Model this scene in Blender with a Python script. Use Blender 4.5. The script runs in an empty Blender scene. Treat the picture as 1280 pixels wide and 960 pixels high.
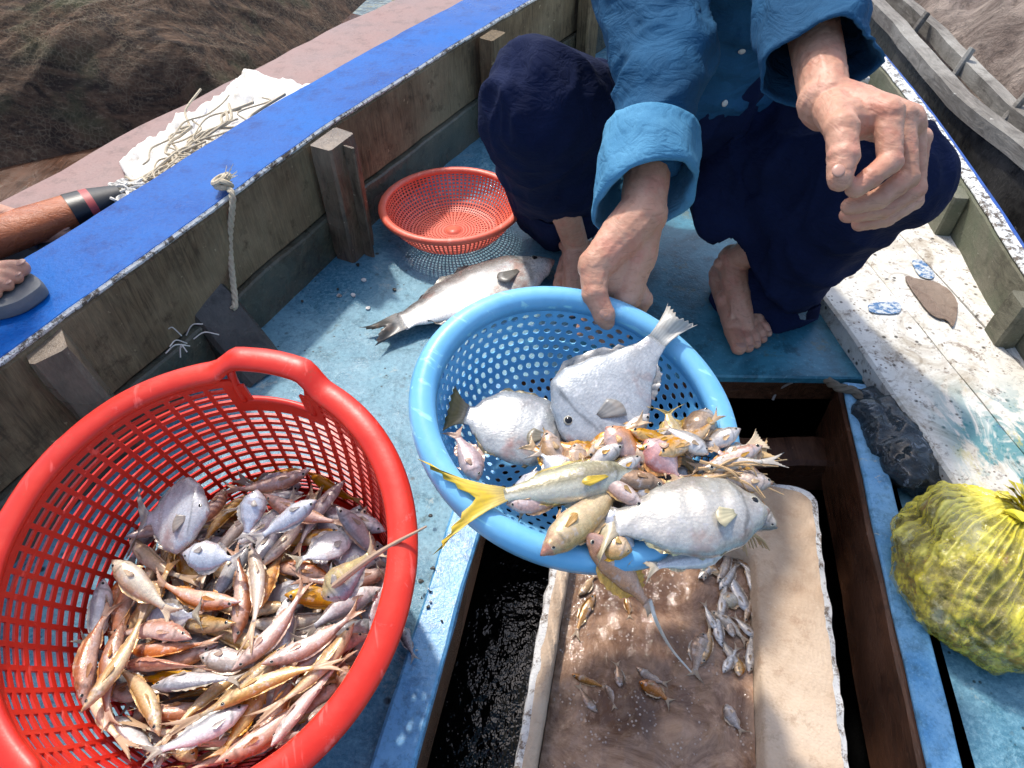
import bpy, bmesh, math, random
from mathutils import Vector, Matrix, Euler, noise
R = math.radians
rnd = random.Random(7)
S = bpy.context.scene
COL = S.collection

# ------------------------------------------------------------------ camera, sky, sun, exposure
FPX, PITCH, CAMZ = 834.0, R(46.6), 1.0
cam = bpy.data.cameras.new('camera'); camo = bpy.data.objects.new('camera', cam); COL.objects.link(camo)
camo.location = (0, 0, CAMZ); camo.rotation_euler = (R(90) - PITCH, 0, 0)
cam.sensor_width = 36; cam.lens = 36 * FPX / 1280; cam.clip_start = .02; cam.clip_end = 500
S.camera = camo
SUN_EL, SUN_AZ = 56.0, -26.0           # azimuth from +Y, negative = to the left
w = bpy.data.worlds.new('World'); S.world = w; w.use_nodes = True
nt = w.node_tree; sky = nt.nodes.new('ShaderNodeTexSky'); sky.sky_type = 'NISHITA'; sky.sun_disc = False
sky.sun_elevation = R(SUN_EL); sky.sun_rotation = R(SUN_AZ); sky.air_density = 1; sky.dust_density = 2.5; sky.ozone_density = .6
bg = nt.nodes['Background']; bg.inputs[1].default_value = .15
nt.links.new(sky.outputs[0], bg.inputs[0])
sl = bpy.data.lights.new('sun', 'SUN'); sl.energy = 2.0; sl.angle = R(3); sl.color = (1, .95, .87)
so = bpy.data.objects.new('sun', sl); COL.objects.link(so)
sd = Vector((math.sin(R(SUN_AZ)) * math.cos(R(SUN_EL)), math.cos(R(SUN_AZ)) * math.cos(R(SUN_EL)), math.sin(R(SUN_EL))))
so.rotation_euler = sd.to_track_quat('Z', 'Y').to_euler()
S.view_settings.view_transform = 'Standard'; S.view_settings.look = 'None'; S.view_settings.gamma = 1
S.view_settings.exposure = .86
S.render.engine = 'CYCLES'
S.cycles.max_bounces = 8; S.cycles.transparent_max_bounces = 8

# ------------------------------------------------------------------ helpers
cP, sP = math.cos(PITCH), math.sin(PITCH)
def G(px, py, z=0.0):
    """point of the horizontal plane z seen at photo pixel px, py"""
    xn, yn = (px - 640) / FPX, (480 - py) / FPX
    t = (CAMZ - z) / (sP - yn * cP)
    return Vector((xn * t, t * (cP + yn * sP), z))
def Q(px, py, t):
    xn, yn = (px - 640) / FPX, (480 - py) / FPX
    return Vector((xn * t, t * (cP + yn * sP), CAMZ - t * (sP - yn * cP)))

def tag(o, label=None, cat=None, group=None, kind=None):
    if label: o['label'] = label
    if cat: o['category'] = cat
    if group: o['group'] = group
    if kind: o['kind'] = kind
    return o
def empty(name, loc=(0, 0, 0)):
    o = bpy.data.objects.new(name, None); COL.objects.link(o); o.location = loc; o.empty_display_size = .05
    return o
def link(name, me, mat=None, parent=None):
    o = bpy.data.objects.new(name, me); COL.objects.link(o)
    if mat is not None: me.materials.append(mat)
    if parent is not None:
        o.parent = parent
        if parent.type == 'EMPTY': o.matrix_parent_inverse = Matrix.Translation(parent.location).inverted()
    return o
def mk(name, vs, fs, mat=None, parent=None, smooth=True, autos=None):
    me = bpy.data.meshes.new(name); me.from_pydata([tuple(v) for v in vs], [], fs); me.update()
    if smooth: me.polygons.foreach_set('use_smooth', [True] * len(me.polygons))
    o = link(name, me, mat, parent)
    if autos: me.set_sharp_from_angle(angle=R(autos))
    return o
def fbm(p, sc=1.0, oc=3):
    return noise.fractal(Vector(p) * sc, 1.0, 2.0, oc)
class MB:
    """collects shapes into one mesh"""
    def __init__(s): s.v = []; s.f = []
    def add(s, vs, fs):
        n = len(s.v); s.v += [Vector(v) for v in vs]; s.f += [tuple(i + n for i in f) for f in fs]
    def loft(s, rings, closed=True, caps=True, wrap=False):
        n = len(rings[0]); m = len(rings); vs = [p for r in rings for p in r]; fs = []
        for i in range(m if wrap else m - 1):
            a, b = i * n, ((i + 1) % m) * n
            for j in range(n if closed else n - 1):
                k = (j + 1) % n; fs.append((a + j, a + k, b + k, b + j))
        if caps and closed and not wrap:
            fs.append(tuple(range(n))[::-1]); fs.append(tuple((m - 1) * n + i for i in range(n)))
        s.add(vs, fs)
    def tube(s, pts, rad, n=8, flat=1.0, wrap=False, caps=True):
        pts = [Vector(p) for p in pts]; m = len(pts)
        rr = rad if isinstance(rad, (list, tuple)) else [rad] * m
        up = None; rings = []
        for i, p in enumerate(pts):
            if wrap: t = (pts[(i + 1) % m] - pts[i - 1])
            else: t = pts[min(i + 1, m - 1)] - pts[max(i - 1, 0)]
            t.normalize()
            if up is None:
                up = Vector((0, 0, 1)) if abs(t.z) < .9 else Vector((0, 1, 0))
            a = t.cross(up).normalized(); up = a.cross(t).normalized()
            rings.append([p + (a * math.cos(q) + up * math.sin(q) * flat) * rr[i] for q in [2 * math.pi * j / n for j in range(n)]])
        s.loft(rings, caps=caps, wrap=wrap)
    def box(s, c, x, y, z, hx, hy, hz):
        """box with centre c and axes x, y, z (unit) and half sizes"""
        c = Vector(c); vs = [c + x * (a * hx) + y * (b * hy) + z * (d * hz) for a in (-1, 1) for b in (-1, 1) for d in (-1, 1)]
        s.add(vs, [(0, 1, 3, 2), (4, 6, 7, 5), (0, 4, 5, 1), (2, 3, 7, 6), (0, 2, 6, 4), (1, 5, 7, 3)])
    def build(s, name, mat, parent=None, smooth=True, autos=35):
        o = mk(name, s.v, s.f, mat, parent, smooth, autos)
        bm = bmesh.new(); bm.from_mesh(o.data); bmesh.ops.recalc_face_normals(bm, faces=bm.faces); bm.to_mesh(o.data); bm.free()
        if autos: o.data.set_sharp_from_angle(angle=R(autos))
        return o
def timber(name, p0, p1, wd, ht, mat, parent, up=Vector((0, 0, 1)), bev=.004, wob=.0025, seg=10):
    """rough sawn beam from p0 to p1, slightly uneven, bevelled edges"""
    p0, p1 = Vector(p0), Vector(p1); t = (p1 - p0); L = t.length; t.normalize()
    a = t.cross(up).normalized(); u = a.cross(t).normalized()
    sec = []
    for sx, sy in ((-1, -1), (1, -1), (1, 1), (-1, 1)):
        cx, cy = sx * wd / 2, sy * ht / 2
        if sx * sy > 0: sec += [(cx, cy - sy * bev), (cx - sx * bev, cy)]
        else: sec += [(cx - sx * bev, cy), (cx, cy - sy * bev)]
    rings = []
    for i in range(seg + 1):
        f = i / seg
        fc = 1 if 0 < i < seg else .94
        c = p0 + t * (L * f)
        rings.append([c + a * (x * fc) + u * (y * fc) + Vector((fbm(c * 9 + Vector((x, y, 0)) * 30), fbm(c * 9 + Vector((x, y, 5)) * 30), fbm(c * 7 + Vector((3, x, y)) * 30))) * wob for x, y in sec])
    b = MB(); b.loft(rings); return b.build(name, mat, parent, autos=30)
def catmull(pts, n=8):
    pts = [Vector(p) for p in pts]; P = [pts[0] * 2 - pts[1]] + pts + [pts[-1] * 2 - pts[-2]]; out = []
    for i in range(1, len(P) - 2):
        for k in range(n):
            t = k / n; a, b, c, d = P[i - 1:i + 3]
            out.append(.5 * ((2 * b) + (c - a) * t + (2 * a - 5 * b + 4 * c - d) * t * t + (3 * b - a - 3 * c + d) * t ** 3))
    out.append(pts[-1]); return out
def capsule(mb, p0, p1, r0, r1, n=14, flat=1.0, side=None):
    """tapered capsule; flat squashes it perpendicular to side"""
    p0, p1 = Vector(p0), Vector(p1); t = p1 - p0; L = max(t.length, 1e-5); t.normalize()
    if side is None: side = Vector((0, 0, 1)) if abs(t.z) < .9 else Vector((0, 1, 0))
    a = (Vector(side) - t * t.dot(Vector(side))).normalized(); b = t.cross(a).normalized()
    rings = []
    for k in range(1, 5):
        q = math.pi / 2 * k / 4 - math.pi / 2; rings.append((p0 + t * (r0 * math.sin(q)), r0 * math.cos(q)))
    for k in range(0, 4):
        q = math.pi / 2 * k / 4; rings.append((p1 + t * (r1 * math.sin(q)), r1 * math.cos(q)))
    rr = [[c + (a * math.cos(x) + b * math.sin(x) * flat) * r for x in [2 * math.pi * j / n for j in range(n)]] for c, r in rings]
    vs = [p for r in rr for p in r]; fs = []
    m = len(rr)
    for i in range(m - 1):
        for j in range(n):
            k = (j + 1) % n; fs.append((i * n + j, i * n + k, (i + 1) * n + k, (i + 1) * n + j))
    vs += [p0 - t * r0, p1 + t * r1]; A, B = len(vs) - 2, len(vs) - 1
    for j in range(n):
        k = (j + 1) % n; fs.append((A, k, j)); fs.append((B, (m - 1) * n + j, (m - 1) * n + k))
    mb.add(vs, fs)
def ellipsoid(mb, c, ax, rad, n=16, m=10):
    """ellipsoid with axis vectors ax (3) and radii rad (3)"""
    vs = []; fs = []
    for i in range(1, m):
        q = math.pi * i / m
        for j in range(n):
            x = 2 * math.pi * j / n
            vs.append(Vector(c) + ax[0] * (rad[0] * math.sin(q) * math.cos(x)) + ax[1] * (rad[1] * math.sin(q) * math.sin(x)) + ax[2] * (rad[2] * math.cos(q)))
    for i in range(m - 2):
        for j in range(n):
            k = (j + 1) % n; fs.append((i * n + j, (i + 1) * n + j, (i + 1) * n + k, i * n + k))
    vs += [Vector(c) + ax[2] * rad[2], Vector(c) - ax[2] * rad[2]]; A, B = len(vs) - 2, len(vs) - 1
    for j in range(n):
        k = (j + 1) % n; fs.append((A, j, k)); fs.append((B, (m - 2) * n + k, (m - 2) * n + j))
    mb.add(vs, fs)
AX = (Vector((1, 0, 0)), Vector((0, 1, 0)), Vector((0, 0, 1)))
def remesh(mb, voxel, smooth=6, fac=.5):
    """union of all collected shapes as one smooth skin"""
    me = bpy.data.meshes.new('tmp'); me.from_pydata([tuple(v) for v in mb.v], [], mb.f)
    o = bpy.data.objects.new('tmp', me); COL.objects.link(o)
    m = o.modifiers.new('r', 'REMESH'); m.mode = 'VOXEL'; m.voxel_size = voxel; m.use_smooth_shade = True
    if smooth:
        m = o.modifiers.new('s', 'SMOOTH'); m.factor = fac; m.iterations = smooth
    dg = bpy.context.evaluated_depsgraph_get(); out = bpy.data.meshes.new_from_object(o.evaluated_get(dg))
    bpy.data.objects.remove(o); bpy.data.meshes.remove(me); out.materials.clear()
    return out
def displace(me, fn):
    """move every vertex by fn(co, normal) -> Vector"""
    new = [v.co + fn(v.co, v.normal) for v in me.vertices]
    for v, c in zip(me.vertices, new): v.co = c
    me.update()

# ------------------------------------------------------------------ materials
def srgb(r, g, b):
    f = lambda c: (c / 255 / 12.92) if c / 255 < .04045 else ((c / 255 + .055) / 1.055) ** 2.4
    return (f(r), f(g), f(b), 1)
class NT:
    def __init__(s, name):
        s.m = bpy.data.materials.new(name); s.m.use_nodes = True; s.t = s.m.node_tree; s.b = s.t.nodes['Principled BSDF']
        s.co = s.t.nodes.new('ShaderNodeTexCoord').outputs['Object']
    def n(s, typ, **k):
        x = s.t.nodes.new(typ)
        for a, v in k.items(): setattr(x, a, v)
        return x
    def put(s, sock, v):
        if hasattr(v, 'is_linked') or isinstance(v, bpy.types.NodeSocket): s.t.links.new(v, sock)
        else: sock.default_value = v
    def vec(s, scale=(1, 1, 1), src=None, rot=(0, 0, 0)):
        x = s.n('ShaderNodeMapping'); s.t.links.new(src or s.co, x.inputs[0]); x.inputs['Scale'].default_value = scale; x.inputs['Rotation'].default_value = rot
        return x.outputs[0]
    def noise(s, sc, det=5, rough=.6, vec=None, dist=0):
        x = s.n('ShaderNodeTexNoise'); s.t.links.new(vec or s.co, x.inputs['Vector'])
        x.inputs['Scale'].default_value = sc; x.inputs['Detail'].default_value = det; x.inputs['Roughness'].default_value = rough; x.inputs['Distortion'].default_value = dist
        return x.outputs['Fac']
    def voro(s, sc, feature='F1', vec=None, rnd=1):
        x = s.n('ShaderNodeTexVoronoi', feature=feature); s.t.links.new(vec or s.co, x.inputs['Vector']); x.inputs['Scale'].default_value = sc; x.inputs['Randomness'].default_value = rnd
        return x.outputs['Distance']
    def step(s, v, a, b):
        x = s.n('ShaderNodeMapRange'); s.put(x.inputs[0], v); x.inputs[1].default_value = a; x.inputs[2].default_value = b
        return x.outputs[0]
    def mul(s, a, b, op='MULTIPLY'):
        x = s.n('ShaderNodeMath', operation=op); s.put(x.inputs[0], a); s.put(x.inputs[1], b); return x.outputs[0]
    def mix(s, f, a, b, mode='MIX'):
        x = s.n('ShaderNodeMix', data_type='RGBA', blend_type=mode); s.put(x.inputs[0], f); s.put(x.inputs[6], a); s.put(x.inputs[7], b)
        return x.outputs[2]
    def bump(s, h, strength=.3, dist=.01, prev=None):
        x = s.n('ShaderNodeBump'); s.put(x.inputs['Height'], h); x.inputs['Strength'].default_value = strength; x.inputs['Distance'].default_value = dist
        if prev: s.t.links.new(prev, x.inputs['Normal'])
        return x.outputs[0]
    def out(s, col, rough=.5, nrm=None, **k):
        s.put(s.b.inputs['Base Color'], col); s.put(s.b.inputs['Roughness'], rough)
        if nrm: s.t.links.new(nrm, s.b.inputs['Normal'])
        for a, v in k.items(): s.put(s.b.inputs[a.replace('_', ' ')], v)
        return s.m
    def attr(s, name='Col'):
        x = s.n('ShaderNodeAttribute'); x.attribute_name = name; return x.outputs['Color']
    def rand(s):
        return s.n('ShaderNodeObjectInfo').outputs['Random']

def wood_mat(name, dark, mid, light, grain=(1, 1, 1), wet=.5, moss=None, rot=(0, 0, 0)):
    t = NT(name); v = t.vec(grain, rot=rot)
    g = t.noise(14, 8, .7, v, 1.5); big = t.noise(3.5, 4, .6); fine = t.noise(120, 4, .7, v)
    c = t.mix(t.step(g, .35, .68), dark, mid); c = t.mix(t.mul(t.step(big, .42, .72), .75), c, light)
    blot = t.noise(16, 6, .75, t.vec((1, 1, 1)))
    c = t.mix(t.mul(t.step(blot, .55, .66), .7), c, dark)
    if moss: c = t.mix(t.mul(t.step(t.noise(5, 5, .7), .45, .65), .7), c, moss)
    c = t.mix(t.step(fine, .3, .8), t.mix(.45, c, dark), c)
    scr = t.step(t.noise(60, 3, .5, t.vec((1, 1, 1))), .70, .74)
    c = t.mix(t.mul(scr, .6), c, light)
    nb = t.bump(g, .5, .006); nb = t.bump(fine, .5, .002, nb)
    return t.out(c, t.step(big, .2, 1.4) if wet else .8, nb, Specular_IOR_Level=.4)
def deck_mat():
    t = NT('worn_deck_paint'); a = t.noise(3.2, 7, .68, dist=.5); b = t.noise(17, 8, .75, dist=.6); f = t.noise(120, 5, .8); g = t.noise(9, 9, .8, dist=.9)
    c = t.mix(t.step(a, .40, .62), (.05, .18, .27, 1), (.16, .34, .43, 1))
    c = t.mix(t.mul(t.step(b, .52, .64), .75), c, (.02, .11, .16, 1)); c = t.mix(t.mul(t.step(b, .44, .34), .6), c, (.26, .46, .54, 1))
    c = t.mix(t.mul(t.step(g, .58, .63), .7), c, (.36, .42, .40, 1)); c = t.mix(t.mul(t.step(t.noise(6, 7, .75, dist=1.4), .60, .66), .7), c, (.05, .10, .10, 1))
    c = t.mix(t.mul(t.step(f, .50, .60), .5), c, (.22, .43, .53, 1)); c = t.mix(t.mul(t.step(f, .46, .36), .5), c, (.012, .09, .14, 1))
    d = t.voro(24); c = t.mix(t.mul(t.step(d, .16, .09), t.step(t.noise(8, 3), .46, .6)), c, (.01, .03, .04, 1)); d = t.voro(60); c = t.mix(t.mul(t.step(d, .18, .10), t.step(t.noise(14, 3), .5, .6)), c, (.01, .04, .05, 1))
    nb = t.bump(b, .5, .006); nb = t.bump(f, .6, .002, nb); nb = t.bump(g, .3, .004, nb)
    r = t.n('ShaderNodeMapRange'); t.put(r.inputs[0], a); r.inputs[1].default_value = .38; r.inputs[2].default_value = .6; r.inputs[3].default_value = .10; r.inputs[4].default_value = .48
    return t.out(c, r.outputs[0], nb)
def paint_mat(name, base, lightc, darkc, wearc=None, wear=.62, sc=1, rough=(.25, .6), speck=True, sp_amt=.7):
    t = NT(name)
    a = t.noise(4 * sc, 6, .65); b = t.noise(22 * sc, 6, .7); f = t.noise(170 * sc, 4, .75)
    c = t.mix(t.step(a, .38, .66), base, lightc); c = t.mix(t.mul(t.step(b, .5, .68), .7), c, darkc)
    c = t.mix(t.mul(t.step(f, .52, .64), .42), c, lightc); c = t.mix(t.mul(t.step(f, .44, .36), .35), c, darkc)
    if speck:
        d = t.voro(26 * sc); m = t.noise(9 * sc, 3); 
        c = t.mix(t.mul(t.mul(t.step(d, .17, .10), t.step(m, .45, .6)), sp_amt), c, darkc)
    if wearc:
        wv = t.noise(7 * sc, 9, .78, dist=.6); c = t.mix(t.step(wv, wear, wear + .04), c, wearc)
    nb = t.bump(b, .35, .006); nb = t.bump(f, .45, .0016, nb)
    r = t.n('ShaderNodeMapRange'); t.put(r.inputs[0], a); r.inputs[1].default_value = .35; r.inputs[2].default_value = .65; r.inputs[3].default_value = rough[0]; r.inputs[4].default_value = rough[1]
    return t.out(c, r.outputs[0], nb)
M = {}
M['deck'] = paint_mat('deck_paint', (.065, .235, .37, 1), (.17, .39, .51, 1), (.018, .095, .15, 1), (.34, .50, .55, 1), .63, rough=(.14, .5))
def deck_shaded():  # blue deck paint darkened to teal, the man's shadow put into the colour
    t = NT('foot_panel_shaded'); a = t.noise(6, 8, .7, dist=.8); f = t.noise(150, 4, .75); b = t.noise(28, 6, .7)
    c = t.mix(t.step(a, .36, .62), (.01, .085, .13, 1), (.055, .24, .33, 1))
    c = t.mix(t.mul(t.step(b, .52, .66), .7), c, (.008, .05, .075, 1)); c = t.mix(t.mul(t.step(f, .58, .68), .5), c, (.2, .42, .5, 1))
    c = t.mix(t.mul(t.step(t.noise(12, 7, .7), .60, .66), .6), c, (.10, .13, .09, 1))
    return t.out(c, .35, t.bump(f, .4, .0015, t.bump(b, .4, .005)))
M['teal'] = deck_shaded(); M['deck'] = deck_mat()
M['strip'] = paint_mat('edge_strip_paint', (.05, .25, .52, 1), (.22, .52, .78, 1), (.01, .07, .14, 1), (.5, .55, .5, 1), .68, rough=(.12, .4))
M['beam_blue'] = paint_mat('coaming_paint', (.07, .27, .52, 1), (.25, .50, .70, 1), (.02, .10, .16, 1), (.56, .50, .36, 1), .60, rough=(.3, .6), sc=1.3)
M['brown'] = wood_mat('raw_brown_wood', (.035, .014, .007, 1), (.12, .05, .025, 1), (.22, .10, .055, 1), (3, .4, 3))
M['post'] = wood_mat('pale_post_wood', (.06, .042, .028, 1), (.24, .17, .11, 1), (.42, .33, .24, 1), (2, 2, .5))
M['wall'] = wood_mat('weathered_wall_plank', (.06, .04, .02, 1), (.29, .21, .11, 1), (.50, .40, .24, 1), (7, 7, .7), wet=0)
M['wall_low'] = wood_mat('damp_lower_plank', (.035, .03, .02, 1), (.16, .14, .09, 1), (.28, .26, .19, 1), (2, 2, 2), moss=(.09, .13, .11, 1))
M['wall_r'] = wood_mat('right_wall_plank', (.06, .055, .035, 1), (.20, .19, .13, 1), (.36, .34, .26, 1), (4, 1.2, 4), wet=0, moss=(.12, .15, .09, 1))
M['rib_dark'] = wood_mat('dark_rib_wood', (.015, .014, .012, 1), (.06, .058, .05, 1), (.2, .19, .17, 1), (2, 2, 1))
M['cap'] = paint_mat('gunwale_blue_paint', (.001, .075, .33, 1), (.001, .12, .44, 1), (.001, .028, .17, 1), (.02, .20, .46, 1), .66, rough=(.22, .5), speck=False, sc=.8)
def white_edge():
    t = NT('chipped_white_edge'); c = t.mix(t.step(t.noise(45, 7, .85), .49, .54), (.70, .72, .70, 1), (.09, .07, .05, 1))
    return t.out(c, .6, t.bump(t.noise(60, 4), .3, .003))
M['white'] = white_edge()
M['cap'].node_tree.nodes['Principled BSDF'].inputs['Specular IOR Level'].default_value = .12
def bench_mat():
    t = NT('stained_white_boards')
    c = t.mix(t.step(t.noise(5, 6, .65), .4, .7), (.66, .63, .55, 1), (.80, .79, .74, 1))
    c = t.mix(t.mul(t.step(t.noise(7, 8, .8, dist=.7), .50, .62), .75), c, (.38, .32, .23, 1)); c = t.mix(t.mul(t.step(t.noise(14, 8, .85, dist=1), .57, .62), .8), c, (.20, .14, .09, 1))
    c = t.mix(t.mul(t.step(t.noise(34, 7, .8), .55, .63), .7), c, (.14, .10, .07, 1))
    d = t.voro(42); c = t.mix(t.mul(t.step(d, .22, .12), t.step(t.noise(13, 3), .45, .55)), c, (.07, .06, .045, 1))
    d = t.voro(85); c = t.mix(t.mul(t.step(d, .25, .15), t.step(t.noise(20, 3), .48, .56)), c, (.16, .12, .08, 1))
    # ring stains
    v = t.vec((1, 1, 1)); 
    rg = t.voro(7, vec=v, rnd=1); ring = t.mul(t.step(rg, .19, .205), t.step(rg, .235, .22)); c = t.mix(t.mul(t.mul(ring, t.step(t.noise(6, 2), .48, .6)), .55), c, (.2, .15, .1, 1))
    # teal and yellow paint remains near the seaward front
    sx = t.n('ShaderNodeSeparateXYZ'); t.t.links.new(t.co, sx.inputs[0])
    zone = t.mul(t.step(sx.outputs[1], .92, .78), t.step(sx.outputs[0], .76, .82)); 
    tn = t.step(t.noise(9, 5, .7, t.vec((1.4, .7, 1)), 1.2), .46, .54)
    c = t.mix(t.mul(t.mul(zone, tn), .85), c, (.02, .22, .25, 1))
    yn = t.mul(t.mul(t.step(t.noise(11, 6, .8, t.vec((1.5, .8, 1), rot=(0, 0, 1))), .57, .62), zone), .6); c = t.mix(yn, c, (.5, .42, .06, 1))
    bn = t.mul(t.step(t.noise(20, 6, .8), .60, .64), t.mul(zone, .8)); c = t.mix(bn, c, (.03, .09, .22, 1))
    f = t.noise(140, 4, .8)
    nb = t.bump(t.noise(20, 6, .7), .5, .008); nb = t.bump(f, .5, .002, nb)
    return t.out(c, .62, nb)
M['bench'] = bench_mat()
def flat(name, c, rough=.5, bump=.2, sc=80, **k):
    t = NT(name); cc = t.mix(t.step(t.noise(sc * .3, 5, .7), .3, .75), tuple(x * .72 for x in c[:3]) + (1,), c)
    return t.out(cc, rough, t.bump(t.noise(sc, 4), bump, .002), **k)
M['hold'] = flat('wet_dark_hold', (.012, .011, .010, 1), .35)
M['hull'] = paint_mat('hull_paint', (.01, .06, .3, 1), (.02, .1, .4, 1), (.01, .02, .08, 1), sc=.5)
def plastic(name, c, c2, rough=.32, trans=0.0, dirt=(.2, .12, .06, 1)):
    t = NT(name); a = t.noise(6, 5, .65); f = t.noise(120, 4, .8); 
    cc = t.mix(t.step(a, .35, .7), c, c2)
    cc = t.mix(t.mul(t.step(t.noise(34, 7, .8), .58, .70), .35), cc, dirt)
    scr = t.noise(70, 3, .6, t.vec((1, .12, 1), rot=(0, 0, .6))); cc = t.mix(t.mul(t.step(t.noise(11, 8, .85, dist=1), .60, .66), .30), cc, tuple(min(1, x * .9 + .22) for x in c2[:3]) + (1,)); cc = t.mix(t.mul(t.step(scr, .62, .68), .45), cc, tuple(min(1, x * 1.5 + .12) for x in c2[:3]) + (1,))
    r = t.n('ShaderNodeMapRange'); t.put(r.inputs[0], f); r.inputs[3].default_value = rough - .1; r.inputs[4].default_value = rough + .2
    nb = t.bump(t.noise(25, 3), .15, .004); nb = t.bump(f, .18, .001, nb)
    return t.out(cc, r.outputs[0], nb, Subsurface_Weight=trans, Subsurface_Radius=(.01, .01, .01), Subsurface_Scale=.3)
M['red'] = plastic('red_plastic', (.60, .016, .007, 1), (.74, .034, .014, 1), .34)
M['blue'] = plastic('sky_blue_plastic', (.12, .42, .72, 1), (.26, .60, .88, 1), .34, dirt=(.16, .30, .44, 1))
M['coral'] = plastic('coral_plastic', (.72, .11, .06, 1), (.82, .19, .12, 1), .38, dirt=(.5, .2, .16, 1))
def skin_mat():
    t = NT('tanned_skin'); a = t.noise(18, 4, .6); f = t.noise(220, 4, .7); b = t.noise(60, 5, .7)
    c = t.mix(t.step(a, .35, .68), (.50, .25, .16, 1), (.64, .36, .25, 1))
    c = t.mix(t.mul(t.step(t.noise(26, 3, .6), .5, .66), .4), c, (.60, .20, .14, 1)); c = t.mix(t.mul(t.step(wr2_ := t.noise(75, 5, .65, t.vec((.45, .45, 2.0)), 1.2), .45, .36), .3), c, (.22, .09, .05, 1)); c = t.mix(t.mul(t.step(b, .52, .72), .4), c, (.50, .16, .10, 1)); c = t.mix(t.mul(t.step(f, .55, .75), .3), c, (.26, .11, .06, 1))
    wr = t.voro(150, 'DISTANCE_TO_EDGE', t.vec((1, 1, 1)))
    wr2 = t.noise(75, 5, .65, t.vec((.45, .45, 2.0)), 1.2)
    nb = t.bump(wr, .22, .0008); nb = t.bump(b, .35, .002, nb); nb = t.bump(wr2, .42, .0024, nb)
    return t.out(c, .48, nb, Subsurface_Weight=.12, Subsurface_Radius=(.02, .008, .005), Subsurface_Scale=.25, Specular_IOR_Level=.4)
M['skin'] = skin_mat()
def cloth(name, c, c2, sc=500, rough=.85, bump=.4, seams=0):
    t = NT(name); a = t.noise(9, 5, .65); f = t.noise(sc, 2, .5); wv = t.noise(40, 5, .6, t.vec((1, 1, .5)))
    cc = t.mix(t.step(a, .35, .7), c, c2); cc = t.mix(t.mul(t.step(f, .5, .62), .14), cc, tuple(min(1, x * 1.6 + .008) for x in c2[:3]) + (1,)); cr = t.noise(16, 3, .5, t.vec((1, 1, 2.2), rot=(.3, .5, 0)), 1.6); ridge = t.mul(t.mul(cr, .5, 'SUBTRACT'), 0, 'ABSOLUTE'); nbr = t.bump(t.step(ridge, 0, .12), .22, .006)
    nb = t.bump(wv, bump * .5, .012, nbr); nb = t.bump(f, .15, .0006, nb)
    return t.out(cc, rough, nb, Specular_IOR_Level=.15)
M['denim'] = cloth('blue_denim', (.012, .058, .125, 1), (.022, .10, .205, 1), 900)
M['cuff'] = cloth('sunlit_denim_cuff', (.05, .19, .34, 1), (.10, .29, .46, 1), 900)  # shirt denim made paler, bright light on the cuff put into its colour
M['navy'] = cloth('dark_navy_cloth', (.004, .008, .032, 1), (.007, .014, .052, 1), 600, .9, .25)
M['button'] = flat('pearl_button', (.7, .68, .64, 1), .25)
M['nail'] = flat('finger_nail', (.56, .31, .23, 1), .32, .1)
M['hair'] = flat('black_hair', (.012, .01, .009, 1), .5, .8, 300)
M['rope'] = flat('cream_rope', (.62, .53, .38, 1), .85, .8, 300)
M['rope_white'] = flat('bleached_rope', (.80, .77, .70, 1), .85, .8, 300)
# ------------------------------------------------------------------ water
def water():
    t = NT('harbour_water'); a = t.noise(1.3, 5, .6); b = t.noise(6, 4, .6)
    nb = t.bump(a, .5, .15); nb = t.bump(b, .4, .04, nb)
    return t.out(t.mix(t.step(a, .3, .7), (.012, .03, .028, 1), (.03, .06, .05, 1)), .08, nb)
o = mk('water', [(-150, -150, -.55), (150, -150, -.55), (150, 150, -.55), (-150, 150, -.55)], [(0, 1, 2, 3)], water()); o['kind'] = 'structure'

# ------------------------------------------------------------------ the wooden boat
boat = empty('fishing_boat', (.2, .8, -.5))
tag(boat, 'open wooden fishing boat with worn blue deck, white side boards and a square hatch', 'boat')
ga = math.atan2(.203, 1)                                  # boat axis, to the right of the view axis
AU, AV = Vector((math.cos(R(11.6)), -math.sin(R(11.6)), 0)), Vector((math.sin(R(11.6)), math.cos(R(11.6)), 0))
LT = [Vector(p) for p in ((-1.02, -1.3, .3), (-1.0, -.4, .3), (-.91, .3, .3))] + [G(0, 455, .3), G(200, 310, .3), G(400, 165, .3), G(470, 120, .3)] + [Vector(p) for p in ((-.13, 2.0, .3), (.12, 2.42, .3), (.45, 2.9, .32), (.95, 3.5, .36))]
LT = catmull(LT, 6)
def offs(path, d):
    out = []
    for i, p in enumerate(path):
        t = (path[min(i + 1, len(path) - 1)] - path[max(i - 1, 0)]); t.z = 0; t.normalize(); out.append(p + Vector((-t.y, t.x, 0)) * d)
    return out
def slab(name, path, d0, d1, z0, z1, mat, wob=.0015, lean=0, absz=True):
    """strip swept along a path between offsets d0..d1 (left positive) and heights z0..z1"""
    a, b = offs(path, d0), offs(path, d1); rings = []; e = .004
    for p, q in zip(a, b):
        ofz = p.z - .3 if absz else 0
        n = (q - p).normalized()
        sec = [(0, z0 + e), (e, z0), (1, z0), (1, z0 + e), (1, z1 - e), (1, z1), (e, z1), (0, z1 - e)]
        L = (q - p).length; ring = []
        for u, z in ((0, z0 + e), (e, z0), (L - e, z0), (L, z0 + e), (L, z1 - e), (L - e, z1), (e, z1), (0, z1 - e)):
            c = p + n * u; c.z = z + ofz; c += n * lean * (z1 - z)
            c += Vector((fbm(c * 14), fbm(c * 14 + Vector((5, 0, 0))), fbm(c * 11))) * wob; ring.append(c)
        rings.append(ring)
    m = MB(); m.loft(rings); return m.build(name, mat, boat, autos=30)
def dense(path, n=4):
    out = []
    for a, b in zip(path[:-1], path[1:]):
        out += [a.lerp(b, k / n) for k in range(n)]
    return out + [path[-1]]
LD = dense(LT, 5)
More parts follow.
